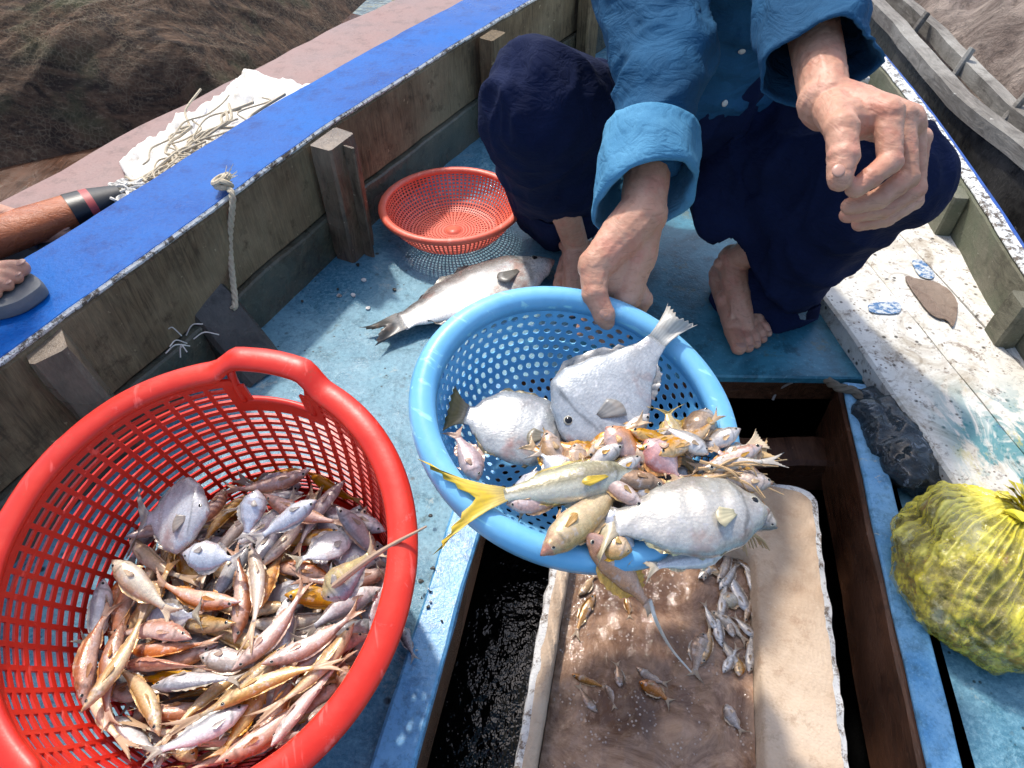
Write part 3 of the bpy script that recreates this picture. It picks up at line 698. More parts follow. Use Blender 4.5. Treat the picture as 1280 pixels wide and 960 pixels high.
def eye_mesh(r):
    m = MB(); ellipsoid(m, (0, 0, 0), AX, (r, r, r * .55), 14, 8)
    me = bpy.data.meshes.new('eye'); me.from_pydata([tuple(v) for v in m.v], [], m.f); me.materials.append(M['eye_ring']); me.materials.append(M['eye'])
    for p in me.polygons:
        c = p.center; p.material_index = 1 if math.hypot(c.x, c.y) < r * .62 else 0; p.use_smooth = True
    return me
def make_fish(name, mat=None, parts=('tail_fin', 'eye', 'pectoral_fin'), **k):
    d = fish_parts(**k); mat = mat or M['fish']
    V, F, C = [list(x) for x in d['body']]
    if 'pectoral_fin' not in parts:
        for pv in d['pectoral_fin']:
            n = len(V); V += pv[0]; F += [tuple(i + n for i in f) for f in pv[1]]; C += pv[2]
    o = mk(name, V, F, mat); setcol(o.data, C)
    for p, dd in [('tail_fin', d['tail_fin'])] + [('pectoral_fin', x) for x in d['pectoral_fin']]:
        if p in parts:
            q = mk(p, dd[0], dd[1], M['fin'], o); setcol(q.data, dd[2])
            md = q.modifiers.new('t', 'SOLIDIFY'); md.thickness = .0006
    if 'eye' in parts:
        for c, r_ in d['eye']:
            q = link('eye', eye_mesh(r_), None, o); q.location = c
    return o
def copy_tree(o, name=None):
    c = o.copy(); COL.objects.link(c)
    for ch in o.children:
        g = ch.copy(); COL.objects.link(g); g.parent = c
        for cc in ch.children:
            h = cc.copy(); COL.objects.link(h); h.parent = g
    return c
SILV, SBELLY = (.20, .22, .27), (.62, .62, .64)
KINDS = [
 dict(L=.118, H=.027, T=.016, prof='slender', back=(.27, .27, .28), belly=(.70, .68, .66), finc=(.48, .42, .34), tailc=(.44, .38, .30), bend=.2, seed=1),
 dict(L=.138, H=.024, T=.016, prof='slender', back=(.46, .24, .17), belly=(.70, .53, .45), finc=(.58, .36, .24), tailc=(.58, .34, .22), bend=-.35, seed=2),
 dict(L=.110, H=.026, T=.015, prof='slender', back=(.56, .25, .06), belly=(.74, .50, .24), finc=(.66, .34, .10), tailc=(.64, .32, .10), bend=.25, seed=3),
 dict(L=.096, H=.045, T=.013, prof='deep', back=(.36, .37, .40), belly=(.76, .75, .75), finc=(.5, .46, .4), tailc=(.46, .40, .28), seed=4),
 dict(L=.160, H=.021, T=.015, prof='slender', back=(.56, .38, .22), belly=(.78, .64, .46), finc=(.62, .45, .28), tailc=(.60, .40, .24), bend=.38, tail_l=.28, seed=5),
 dict(L=.088, H=.030, T=.015, prof='grunt', back=(.32, .24, .19), belly=(.62, .52, .45), finc=(.46, .30, .2), tailc=(.42, .28, .18), seed=6),
]
KLAB = ['slim silver grey fish', 'long pinkish brown fish', 'orange backed fish', 'deep bodied silver fish', 'long pale tan fish', 'short mottled brown fish']
KW = [4, 4, 3, 2, 4, 2]

# ------------------------------------------------------------------ baskets
class Frame:
    def __init__(s, q):
        cx, cy, cz, tx, ty, a, ph = q; n = Vector((tx, ty, 1)).normalized()
        u = Vector((0, 1, 0)).cross(n).normalized(); v = n.cross(u)
        s.C = Vector((cx, cy, cz)); s.n = n; s.a = a; s.ph = ph
        s.U = u * math.cos(ph) + v * math.sin(ph); s.V = -u * math.sin(ph) + v * math.cos(ph)
        s.M = Matrix(((s.U.x, s.V.x, n.x, cx), (s.U.y, s.V.y, n.y, cy), (s.U.z, s.V.z, n.z, cz), (0, 0, 0, 1)))
    def on(s, px, py, d=0):
        """point at photo pixel px,py in the plane d below the rim plane"""
        o = Vector((0, 0, CAMZ)); r = Q(px, py, 1) - o; t = ((s.C - s.n * d) - o).dot(s.n) / r.dot(s.n); return o + r * t
FR = Frame((-.361, .374, .314, -.062, -.259, .982, .243))
FB = Frame((.077, .521, .401, .103, -.259, .946, 1.131))
RED = dict(R=.25, wall=[(.233, -.004), (.228, -.05), (.218, -.11), (.205, -.17), (.188, -.235), (.176, -.262)], a=.982)
def prof_at(W, f):
    x = f * (len(W) - 1); i = min(int(x), len(W) - 2); x -= i
    return (W[i][0] * (1 - x) + W[i + 1][0] * x, W[i][1] * (1 - x) + W[i + 1][1] * x)
def perf(W, nu, nv, fu, fv, kind='rect', a=1.0, skip=None, v0=0.0, v1=1.0, stagger=False):
    m = MB()
    def P(u, v):
        r, z = prof_at(W, v0 + (v1 - v0) * min(max(v, 0), 1)); q = 2 * math.pi * u
        return Vector((r * a * math.cos(q), r / a * math.sin(q), z))
    for j in range(nv):
        for i in range(nu):
            of = .5 * (j % 2) if stagger else 0
            u0, u1, w0, w1 = (i + of) / nu, (i + 1 + of) / nu, j / nv, (j + 1) / nv; um, wm = (u0 + u1) / 2, (w0 + w1) / 2
            if skip and skip(um, wm):
                m.add([P(u0, w0), P(u1, w0), P(u1, w1), P(u0, w1)], [(0, 3, 2, 1)]); continue
            if kind == 'rect':
                du, dw = (u1 - u0) * fu / 2, (w1 - w0) * fv / 2
                vs = [P(u0, w0), P(u1, w0), P(u1, w1), P(u0, w1), P(um - du, wm - dw), P(um + du, wm - dw), P(um + du, wm + dw), P(um - du, wm + dw)]
                m.add(vs, [(0, 4, 5, 1), (1, 5, 6, 2), (2, 6, 7, 3), (3, 7, 4, 0)])
            else:
                outer = [(u0, w0), (um, w0), (u1, w0), (u1, wm), (u1, w1), (um, w1), (u0, w1), (u0, wm)]
                inner = []
                for k in range(8):
                    q = math.pi * (-.75 + .25 * k) ; inner.append((um + math.cos(q) * fu / 2 * (u1 - u0), wm + math.sin(q) * fv / 2 * (w1 - w0)))
                vs = [P(*p) for p in outer] + [P(*p) for p in inner]
                m.add(vs, [(k, k + 8, (k + 1) % 8 + 8, (k + 1) % 8) for k in range(8)])
    return m
def finish_perf(m, name, mat, parent, th):
    o = mk(name, m.v, m.f, mat, parent, smooth=False)
    bm = bmesh.new(); bm.from_mesh(o.data); bmesh.ops.remove_doubles(bm, verts=bm.verts, dist=.0002); bmesh.ops.recalc_face_normals(bm, faces=bm.faces); bm.to_mesh(o.data); bm.free()
    md = o.modifiers.new('t', 'SOLIDIFY'); md.thickness = th; md.offset = 0
    return o
def rim_ring(m, R_, wr, wh, a, z=0, n=96, k=12, wob=0):
    rings = []
    for i in range(n):
        q = 2 * math.pi * i / n; d = Vector((math.cos(q), math.sin(q), 0)); c = Vector((R_ * a * math.cos(q), R_ / a * math.sin(q), z))
        sec = []
        for j in range(k):
            t = 2 * math.pi * j / k; x, y = math.cos(t), math.sin(t)
            y = y if y > 0 else y * 1.4
            sec.append(c + d * (x * wr) + Vector((0, 0, y * wh + wob * fbm(c * 20))))
        rings.append(sec)
    m.loft(rings, wrap=True)

# fish poses in the red basket: kind, position, orientation
PILE = [[3,-0.2922,0.4289,0.0964,0.99,0.112,-0.073,0.037],
 [2,-0.2431,0.3562,0.0809,0.847,0.105,-0.136,0.503],
 [2,-0.3314,0.2761,0.0551,0.177,-0.979,0.087,-0.056],
 [0,-0.2849,0.2992,0.0641,0.13,-0.988,0.032,-0.071],
 [0,-0.3922,0.4888,0.1073,0.102,0.012,0.197,-0.975],
 [3,-0.4641,0.5142,0.1077,0.05,-0.459,0.883,0.084],
 [1,-0.416,0.2857,0.0525,0.117,-0.951,0.286,-0.028],
 [3,-0.4125,0.3163,0.0625,0.06,-0.218,-0.974,0.0],
 [4,-0.4553,0.4849,0.1116,0.564,-0.759,-0.295,0.135],
 [4,-0.4054,0.3311,0.0757,0.162,-0.983,0.055,0.06],
 [0,-0.3347,0.4603,0.104,0.075,-0.284,0.954,0.061],
 [4,-0.4574,0.3981,0.078,0.131,-0.908,0.398,-0.016],
 [0,-0.3665,0.4067,0.0868,0.242,0.043,-0.156,0.957],
 [1,-0.4189,0.2742,0.0667,0.136,0.952,-0.274,-0.009],
 [0,-0.5089,0.4904,0.1064,0.562,-0.201,0.487,-0.637],
 [4,-0.416,0.283,0.0769,0.082,-0.2,-0.918,0.334],
 [4,-0.455,0.4031,0.0909,0.894,0.034,-0.026,0.446],
 [2,-0.4778,0.4401,0.0933,0.003,-0.27,0.961,0.066],
 [5,-0.3368,0.368,0.0845,0.19,-0.58,-0.788,-0.082],
 [0,-0.3882,0.479,0.1194,0.85,0.028,-0.146,0.506],
 [0,-0.4353,0.4623,0.1123,0.061,-0.44,0.88,0.166],
 [4,-0.3638,0.4095,0.1037,0.111,-0.633,0.766,0.028],
 [4,-0.2968,0.2886,0.0742,0.957,0.273,-0.089,-0.037],
 [2,-0.3976,0.3879,0.087,0.125,-0.881,0.44,0.124],
 [1,-0.2828,0.3903,0.0954,0.961,0.201,0.024,0.188],
 [4,-0.2514,0.4684,0.1097,0.868,0.078,0.039,-0.489],
 [5,-0.3143,0.4373,0.1064,0.073,-0.879,-0.458,-0.111],
 [3,-0.2943,0.3581,0.0786,0.7,0.055,0.088,-0.707],
 [0,-0.3873,0.2964,0.0766,0.983,0.011,0.062,-0.173],
 [0,-0.3451,0.291,0.0849,0.1,-0.641,-0.756,0.092],
 [0,-0.4951,0.3731,0.0711,0.504,0.066,-0.127,0.852],
 [5,-0.4668,0.353,0.089,0.337,0.074,0.51,-0.788],
 [1,-0.4718,0.5216,0.123,0.08,-0.536,0.84,-0.014],
 [5,-0.2142,0.3298,0.0766,0.908,0.096,-0.127,0.388],
 [3,-0.3104,0.5218,0.1219,0.985,0.113,-0.083,-0.097],
 [0,-0.4441,0.4002,0.1032,0.075,-0.298,-0.937,-0.169],
 [1,-0.3308,0.2141,0.1347,0.784,-0.455,0.174,0.384],
 [5,-0.259,0.3293,0.0823,0.057,-0.939,0.338,0.021],
 [5,-0.3239,0.294,0.0886,0.817,-0.087,0.158,-0.548],
 [1,-0.2749,0.4393,0.1236,0.912,0.031,0.021,-0.409],
 [4,-0.4237,0.3252,0.0907,0.093,0.647,-0.757,-0.006],
 [2,-0.3116,0.3347,0.0875,0.083,-0.653,-0.707,-0.257],
 [2,-0.375,0.2813,0.0887,0.057,0.831,-0.551,-0.056],
 [3,-0.3905,0.2393,0.1045,0.305,-0.172,0.404,0.845],
 [0,-0.2611,0.3568,0.0981,0.282,0.089,-0.079,0.952],
 [5,-0.3982,0.3717,0.0993,0.058,-0.659,0.744,0.096],
 [0,-0.2805,0.4022,0.1129,0.95,0.078,-0.008,-0.302],
 [0,-0.3435,0.3651,0.1041,0.857,-0.044,-0.173,0.483],
 [4,-0.5186,0.4326,0.1085,0.692,0.089,0.091,-0.711],
 [4,-0.2235,0.4703,0.1325,0.134,-0.683,-0.718,0.025],
 [3,-0.2149,0.3899,0.1064,0.086,-0.572,-0.807,-0.119],
 [3,-0.3879,0.3012,0.0996,0.372,0.044,0.031,0.927],
 [0,-0.4549,0.3821,0.1068,0.143,0.049,0.225,-0.963],
 [1,-0.2868,0.3572,0.1143,0.337,0.069,0.13,-0.93],
 [0,-0.2264,0.3837,0.1261,0.856,0.315,-0.02,0.409],
 [2,-0.4106,0.4465,0.1184,0.588,0.156,-0.041,-0.793],
 [4,-0.4464,0.4679,0.1271,0.942,0.163,-0.041,0.29],
 [0,-0.3149,0.2924,0.1064,0.157,-0.831,0.534,0.016],
 [0,-0.3002,0.2594,0.0739,0.981,-0.084,-0.168,0.046],
 [0,-0.1828,0.3994,0.1218,0.762,0.229,-0.103,0.597],
 [1,-0.3784,0.3783,0.1148,0.219,-0.774,0.593,-0.04],
 [3,-0.1955,0.3654,0.1165,0.795,0.288,-0.152,0.513],
 [4,-0.3535,0.2961,0.1035,0.036,0.896,-0.439,-0.05],
 [2,-0.2874,0.2949,0.0916,0.724,-0.073,-0.099,0.678],
 [2,-0.3515,0.2204,0.1168,0.426,0.779,0.398,-0.229],
 [0,-0.3704,0.4129,0.1166,0.046,0.608,0.772,0.179],
 [0,-0.2534,0.3293,0.106,0.006,-0.108,0.341,-0.934],
 [5,-0.4409,0.4202,0.1224,0.814,-0.037,-0.061,0.577],
 [0,-0.5191,0.3611,0.111,0.309,0.789,-0.316,-0.427],
 [1,-0.3467,0.385,0.1267,0.721,-0.022,-0.152,0.676],
 [3,-0.1937,0.4355,0.1145,0.198,-0.839,0.506,-0.036],
 [4,-0.3785,0.3538,0.1242,0.789,0.083,-0.09,0.602],
 [0,-0.4692,0.4893,0.1331,0.076,-0.969,-0.234,-0.029],
 [0,-0.4068,0.2172,0.1434,0.477,-0.164,0.439,0.743],
 [0,-0.2385,0.2907,0.0987,0.052,0.938,0.342,0.019],
 [1,-0.4385,0.3462,0.1007,0.932,0.004,-0.174,0.317],
 [0,-0.3176,0.3689,0.1263,0.142,-0.744,0.648,-0.076],
 [5,-0.2573,0.3408,0.1275,0.929,0.071,-0.053,-0.359],
 [0,-0.3231,0.4354,0.1236,0.29,0.017,-0.026,0.957],
 [0,-0.4374,0.4089,0.1355,0.788,0.049,-0.141,0.598],
 [0,-0.4384,0.2906,0.1114,0.017,-0.014,0.992,0.121],
 [2,-0.2604,0.3096,0.1183,0.982,-0.053,0.106,0.149],
 [3,-0.193,0.4557,0.11,0.046,-0.678,-0.707,-0.193],
 [0,-0.5128,0.3232,0.1264,0.254,0.85,-0.12,-0.445],
 [4,-0.3592,0.2502,0.111,0.318,0.937,-0.114,0.093],
 [5,-0.3211,0.2814,0.1177,0.01,-0.256,0.967,0.0],
 [3,-0.3501,0.4904,0.1304,0.976,0.161,0.148,-0.012],
 [2,-0.2652,0.5762,0.1456,0.165,0.2,0.732,0.63],
 [2,-0.3929,0.5427,0.1218,0.182,-0.011,-0.153,0.971],
 [0,-0.4193,0.3958,0.1264,0.01,-0.82,-0.567,-0.077],
 [2,-0.2509,0.2912,0.1194,0.204,-0.094,0.52,-0.824],
 [1,-0.2538,0.2321,0.156,0.238,-0.436,0.271,0.825],
 [4,-0.3149,0.4842,0.1359,0.722,-0.012,-0.009,-0.692],
 [0,-0.4622,0.4192,0.1283,0.791,-0.044,-0.183,0.582],
 [3,-0.2406,0.5116,0.1249,0.065,-0.784,-0.615,-0.055],
 [3,-0.4537,0.3302,0.1055,0.156,-0.113,-0.145,0.97],
 [2,-0.3897,0.2359,0.1289,0.848,-0.273,-0.196,-0.41],
 [3,-0.3662,0.5861,0.1448,0.532,-0.846,0.006,-0.042],
 [1,-0.4433,0.3127,0.1279,0.676,0.033,0.005,-0.736],
 [1,-0.2126,0.3172,0.1426,0.139,-0.81,0.34,-0.457],
 [5,-0.2611,0.4208,0.1377,0.691,-0.022,-0.087,0.717],
 [2,-0.2575,0.2701,0.1154,0.834,0.498,0.068,0.227],
 [1,-0.4195,0.3807,0.1393,0.088,-0.936,-0.339,0.039],
 [0,-0.2887,0.3824,0.1324,0.056,0.706,0.701,0.081],
 [1,-0.3046,0.4405,0.1516,0.994,0.043,-0.048,-0.083],
 [1,-0.5239,0.3812,0.1348,0.535,0.285,0.358,0.71],
 [2,-0.3766,0.5992,0.1423,0.739,0.665,-0.023,0.104],
 [0,-0.4792,0.3184,0.1201,0.558,-0.168,-0.071,0.81],
 [3,-0.3106,0.4004,0.146,0.139,-0.98,-0.124,-0.075],
 [5,-0.372,0.4617,0.14,0.001,0.996,0.086,0.007],
 [4,-0.3853,0.2894,0.1283,0.492,0.854,0.169,0.013],
 [3,-0.4984,0.4253,0.128,0.273,0.184,-0.013,-0.944],
 [5,-0.2185,0.4259,0.1378,0.182,-0.945,-0.229,0.147],
 [0,-0.3857,0.3416,0.1338,0.06,-0.054,-0.99,-0.119],
 [2,-0.4055,0.2697,0.1169,0.119,0.055,-0.044,-0.99],
 [5,-0.2483,0.2686,0.1399,0.911,-0.288,-0.143,0.258],
 [2,-0.3786,0.4348,0.1513,0.029,0.258,0.962,0.082],
 [4,-0.2639,0.3789,0.1458,0.052,0.131,-0.973,-0.181],
 [0,-0.4039,0.3156,0.1235,0.995,0.065,-0.074,-0.009],
 [2,-0.2412,0.3937,0.1591,0.076,0.154,-0.207,0.963],
 [4,-0.4733,0.4621,0.1473,0.035,0.516,0.855,-0.037],
 [1,-0.3701,0.2578,0.1307,0.039,0.02,0.045,0.998],
 [0,-0.4037,0.4802,0.1486,0.008,-0.005,0.017,1.0],
 [4,-0.368,0.3926,0.1528,0.997,0.012,-0.022,-0.079],
 [0,-0.3281,0.3449,0.1385,0.379,0.038,-0.067,0.922],
 [5,-0.2746,0.4737,0.1374,0.983,0.019,0.113,0.145],
 [5,-0.3888,0.3144,0.1412,0.995,0.017,-0.102,0.009],
 [0,-0.4953,0.3795,0.1213,0.428,0.566,0.675,0.203],
 [0,-0.5159,0.4951,0.1548,0.422,-0.709,-0.549,0.134],
 [5,-0.2191,0.2675,0.1403,0.608,-0.035,-0.616,-0.499],
 [1,-0.2833,0.3126,0.1425,0.981,-0.031,-0.032,0.188],
 [0,-0.3454,0.4517,0.1599,0.007,-0.787,-0.615,0.05],
 [1,-0.3716,0.2684,0.1422,0.137,-0.091,-0.179,-0.97],
 [4,-0.4744,0.4029,0.141,0.667,0.314,-0.085,-0.67],
 [0,-0.2918,0.2798,0.1373,0.306,-0.023,-0.048,-0.951],
 [2,-0.2997,0.4934,0.1464,0.995,-0.08,-0.028,0.045],
 [5,-0.2497,0.3548,0.1394,0.141,-0.084,-0.093,-0.982],
 [4,-0.3623,0.3458,0.1516,0.061,-0.989,0.13,-0.022],
 [0,-0.3799,0.4183,0.1638,0.006,0.814,0.575,0.078],
 [0,-0.4299,0.2312,0.1508,0.048,0.288,0.874,-0.389],
 [4,-0.3956,0.4707,0.1626,0.053,-0.816,-0.567,0.102],
 [1,-0.2273,0.423,0.1627,0.111,-0.987,-0.071,0.096],
 [4,-0.3866,0.2374,0.151,0.922,-0.379,0.057,-0.057],
 [0,-0.2849,0.3393,0.1611,0.023,-0.644,-0.764,-0.032],
 [5,-0.4508,0.2857,0.1425,0.034,-0.01,0.98,-0.195],
 [3,-0.2313,0.4684,0.1472,0.99,0.07,0.108,-0.061],
 [4,-0.4197,0.3714,0.16,0.966,0.169,-0.131,-0.147],
 [2,-0.4205,0.2961,0.1507,0.199,0.978,-0.046,0.031],
 [1,-0.4327,0.3226,0.1438,0.003,0.991,0.03,0.128],
 [2,-0.3221,0.4275,0.1638,0.663,0.031,-0.146,-0.734],
 [2,-0.448,0.4508,0.1591,0.085,0.896,-0.435,0.02],
 [4,-0.3634,0.2674,0.1561,0.152,0.867,0.473,-0.031],
 [3,-0.2699,0.5312,0.1415,0.091,-0.904,0.415,0.042],
 [3,-0.1711,0.3889,0.1561,0.611,-0.291,0.522,-0.518],
 [4,-0.4681,0.2529,0.1603,0.092,0.372,0.921,-0.07],
 [1,-0.2813,0.2631,0.1484,0.531,0.042,0.01,-0.846],
 [5,-0.3403,0.3146,0.1619,0.063,0.015,-0.022,0.998],
 [1,-0.4696,0.5046,0.1591,0.092,0.199,-0.946,0.237],
 [4,-0.4213,0.5296,0.1334,0.066,-0.005,-0.991,-0.114],
 [1,-0.3308,0.5332,0.1455,0.46,-0.121,-0.005,-0.879],
 [1,-0.2815,0.5175,0.1599,0.819,-0.084,-0.097,0.56],
 [0,-0.2081,0.4829,0.1622,0.361,0.271,-0.041,0.892],
 [1,-0.2731,0.2441,0.1601,0.361,-0.137,0.218,-0.897],
 [0,-0.3719,0.5714,0.1413,0.851,0.47,0.04,-0.232],
 [3,-0.4297,0.3655,0.1669,0.175,-0.054,0.953,0.24],
 [1,-0.5117,0.4045,0.1447,0.296,0.675,-0.602,-0.309],
 [1,-0.2402,0.3162,0.1608,0.943,0.082,0.074,0.312],
 [3,-0.2605,0.4648,0.1653,0.955,0.008,0.062,0.291],
 [4,-0.3073,0.5067,0.163,0.002,0.603,-0.791,0.108],
 [4,-0.2442,0.2917,0.173,0.915,-0.017,-0.008,0.404],
 [5,-0.4449,0.4692,0.1663,0.885,-0.198,-0.079,-0.415],
 [1,-0.4213,0.3074,0.1663,0.139,-0.055,0.679,0.719],
 [2,-0.4698,0.4006,0.1636,0.175,-0.508,0.837,0.108],
 [4,-0.452,0.2837,0.1614,0.02,-0.944,0.317,-0.087],
 [4,-0.4703,0.441,0.1686,0.09,0.235,0.95,0.184],
 [0,-0.2341,0.5169,0.1543,0.076,-0.986,0.134,-0.064],
 [4,-0.3324,0.273,0.1705,0.93,0.124,0.067,0.34],
 [1,-0.4222,0.3326,0.1601,0.025,-0.112,0.279,0.953],
 [1,-0.2936,0.3544,0.1769,0.5,-0.001,0.077,-0.863],
 [1,-0.3562,0.4035,0.1727,0.799,0.015,0.079,-0.596],
 [4,-0.3297,0.388,0.1826,0.629,-0.046,-0.038,0.775],
 [1,-0.2915,0.517,0.1747,0.131,0.058,-0.085,0.986],
 [1,-0.4115,0.3935,0.1792,0.212,-0.965,0.144,-0.051],
 [1,-0.4562,0.3481,0.1658,0.983,0.101,-0.148,-0.033],
 [0,-0.3558,0.2295,0.174,0.964,0.041,0.071,0.252],
 [1,-0.2329,0.274,0.1706,0.137,-0.47,0.793,-0.363],
 [4,-0.4155,0.5056,0.1618,0.144,0.726,0.663,-0.118],
 [0,-0.3662,0.5458,0.159,0.263,0.94,0.218,-0.017],
 [0,-0.2248,0.3511,0.1522,0.917,0.302,0.225,0.131],
 [1,-0.4428,0.5238,0.1592,0.086,0.755,0.623,-0.185],
 [2,-0.4939,0.4159,0.1527,0.578,-0.393,-0.228,0.677],
 [2,-0.3131,0.2522,0.1559,0.804,-0.035,0.02,0.593],
 [1,-0.5159,0.3288,0.1654,0.194,0.724,-0.642,-0.16],
 [1,-0.2398,0.3392,0.174,0.325,-0.074,0.05,-0.942],
 [0,-0.2221,0.38,0.1602,0.325,-0.893,-0.294,0.102],
 [1,-0.48,0.2933,0.1674,0.582,-0.051,-0.028,0.811],
 [4,-0.2671,0.2861,0.1824,0.155,0.029,-0.037,-0.987],
 [0,-0.3408,0.5144,0.1684,0.083,0.477,-0.874,-0.04],
 [0,-0.5311,0.3661,0.1588,0.601,0.21,0.244,0.732],
 [0,-0.3678,0.2865,0.1752,0.007,-0.072,0.247,0.966],
 [4,-0.4716,0.327,0.1786,0.002,0.682,-0.729,0.064],
 [1,-0.3666,0.576,0.1626,0.281,-0.954,-0.092,-0.038]]
PILE_UP = (0, .0, .012)
RED_BIG = [
 ('leatherjacket', 'large grey white flat fish at the upper left of the red basket pile', (262, 640), (165, 650), .10, .12, 100, 'deep', (.46, .46, .47), (.70, .70, .70), (.4, .35, .3), (.4, .35, .3), .25, 1, dict(ns=40, nr=20, seed=41, dorsal=.1)),
 ('spotted_fish', 'plump silver fish with rounded body lying on top near the centre of the red basket', (228, 692), (305, 700), .10, .105, 38, 'deep', (.50, .54, .58), (.74, .76, .78), (.5, .45, .4), (.5, .45, .4), .45, 1, dict(ns=36, nr=18, seed=42)),
 ('silver_fish', 'spotted silver fish lying head up against the back of the red basket pile', (322, 612), (305, 680), .10, .11, 34, 'slender', (.50, .52, .56), (.76, .77, .80), (.5, .45, .4), (.5, .45, .4), .6, 1, dict(ns=36, nr=18, seed=43, spots=(.42, .36, .36))),
 ('silver_fish', 'shiny silver fish slanting upwards behind the centre of the red basket pile', (396, 625), (312, 680), .09, .10, 26, 'slender', (.46, .50, .56), (.76, .78, .82), (.5, .45, .4), (.5, .45, .4), .6, -1, dict(ns=36, nr=18, seed=44)),
 ('yellow_fish', 'grey and yellow halved fish against the right wall of the red basket', (405, 748), (476, 680), .085, .06, 40, 'kite', (.40, .42, .46), (.62, .50, .28), (.5, .45, .4), (.6, .45, .3), .5, 1, dict(ns=36, nr=18, seed=45)),
 ('pale_fish', 'cream white pointed fish in the sunlit front of the red basket', (140, 700), (222, 775), .10, .11, 30, 'slender', (.70, .52, .38), (.86, .78, .64), (.8, .6, .4), (.8, .6, .4), .6, 1, dict(ns=36, nr=18, seed=46)),
]
# ------------------------------------------------------------------ red basket
def basket_root(name, fr, label, group=None):
    o = empty(name, fr.C); o.matrix_world = fr.M; tag(o, label, 'basket'); return o
def under(o, root):
    o.parent = root; o.matrix_parent_inverse = Matrix.Identity(4); return o
rb = basket_root('plastic_basket', FR, 'large bright red plastic basket with looped handle, full of small mixed fish')
W = RED['wall']; a = RED['a']
# direction of the handle in the local frame
hp = FR.M.inverted() @ FR.on(338, 470); hq = math.atan2(hp.y * a, hp.x / a)
hu = (hq / (2 * math.pi)) % 1.0
opening = lambda u, v: min(abs(u - hu), 1 - abs(u - hu), abs(u - (hu + .5) % 1)) < .036 and v < .15
solid = lambda u, v: min(abs(u - hu), 1 - abs(u - hu), abs(u - (hu + .5) % 1)) < .046 and v < .21
m = perf(W, 54, 17, .76, .60, 'rect', a, skip=solid, v0=.05, v1=.97)
m.f = [f for f in m.f if not (lambda c: opening((math.atan2(c.y * a, c.x / a) / 2 / math.pi) % 1, (-c.z - .016) / .245))(sum((m.v[i] for i in f), Vector()) / len(f))]
o = finish_perf(m, 'wall', M['red'], rb, .0035); under(o, rb)
m = MB()
for f0, f1 in ((0, .05), (.97, 1)):
    n = 108; rings = []
    for i in range(n):
        q = 2 * math.pi * i / n; 
        def P(f, off): r, z = prof_at(W, f); r += off; return Vector((r * a * math.cos(q), r / a * math.sin(q), z))
        if f0 == 0 and min(abs(i / n - hu), 1 - abs(i / n - hu), abs(i / n - (hu + .5) % 1)) < .036: continue
        rings.append([P(f0, -.0018), P(f1, -.0018), P(f1, .0018), P(f0, .0018)])
    if f0 == 0:
        for i in range(n):
            if not any(min(abs((i + s_) / n - k_), abs((i + s_) / n - k_ - 1), abs((i + s_) / n - k_ + 1)) < .036 for s_ in (0, 1) for k_ in (hu, (hu + .5) % 1)):
                rr_ = []
                for jj in (i, i + 1):
                    q = 2 * math.pi * jj / n; rr_.append([Vector(((prof_at(W, f)[0] + off) * a * math.cos(q), (prof_at(W, f)[0] + off) / a * math.sin(q), prof_at(W, f)[1])) for f, off in ((f0, -.0018), (f1, -.0018), (f1, .0018), (f0, .0018))])
                m.loft(rr_, caps=False)
        continue
    m.loft(rings, wrap=True)
o = m.build('wall_band', M['red'], None); under(o, rb)
m = MB(); rim_ring(m, .243, .0175, .0085, a, 0, 160, 14, .0012)
for i, p in enumerate(m.v):
    q = math.atan2(p.y * a, p.x / a); k = max(math.cos(q - hq), math.cos(q - hq - math.pi)); h = max(0, min(1, (math.acos(min(1, k)) - .34) / -.16)); h = h * h * (3 - 2 * h); p += Vector((p.x, p.y, 0)).normalized() * (.010 * h) + Vector((0, 0, .016 * h))
o = m.build('rim', M['red'], None, autos=None); under(o, rb)
m = MB()
n = 48; m.loft([[Vector((r * a * math.cos(2 * math.pi * i / n), r / a * math.sin(2 * math.pi * i / n), z)) for i in range(n)] for r, z in ((.176, -.262), (.170, -.267), (.08, -.267), (.08, -.263), (.168, -.263), (.174, -.258))], caps=False); m.add([Vector((.08 * math.cos(2 * math.pi * i / n), .08 * math.sin(2 * math.pi * i / n), -.265)) for i in range(n)], [tuple(range(n))])
o = m.build('base', M['red'], None); under(o, rb)
for sgn in (0, math.pi):
    m = MB()
    for q0 in (-.232, .232):                                  # the two cheeks of the grip
        q = hq + sgn + q0; pp = []
        for r, z in ((.247, .004), (.236, -.012), (.227, -.050)): pp.append(Vector((r * a * math.cos(q), r / a * math.sin(q), z)))
        m.tube(catmull(pp, 4), .006, 8)
    pp = [Vector(((.2295) * a * math.cos(hq + sgn + f), .2295 / a * math.sin(hq + sgn + f), -.053)) for f in [-.245 + .49 * i / 16 for i in range(17)]]
    m.tube(pp, .0055, 8); o = m.build('handle', M['red'], None, autos=None); under(o, rb)

# ------------------------------------------------------------------ blue basket
bb = basket_root('plastic_basket', FB, 'sky blue perforated plastic basket held tilted over the hatch, loaded with larger fish')
WB = [(.168, -.003), (.163, -.03), (.155, -.058), (.143, -.084), (.124, -.106), (.098, -.118), (.06, -.122)]
ab = .946
m = perf(WB[:5], 66, 8, .66, .66, 'round', ab, v0=.07, v1=1, stagger=True); o = finish_perf(m, 'wall', M['blue'], bb, .0026); under(o, bb)
m = perf(WB[4:], 50, 5, .55, .6, 'round', ab, stagger=True); o = finish_perf(m, 'base', M['blue'], bb, .0026); under(o, bb)
m = MB(); n = 60; m.add([Vector((.0605 * ab * math.cos(2 * math.pi * i / n), .0605 / ab * math.sin(2 * math.pi * i / n), z)) for z in (-.1207, -.1233) for i in range(n)], [tuple(range(n)), tuple(range(n, 2 * n))[::-1]] + [(i, n + i, n + (i + 1) % n, (i + 1) % n) for i in range(n)])
o = m.build('base_disc', M['blue'], None); under(o, bb)
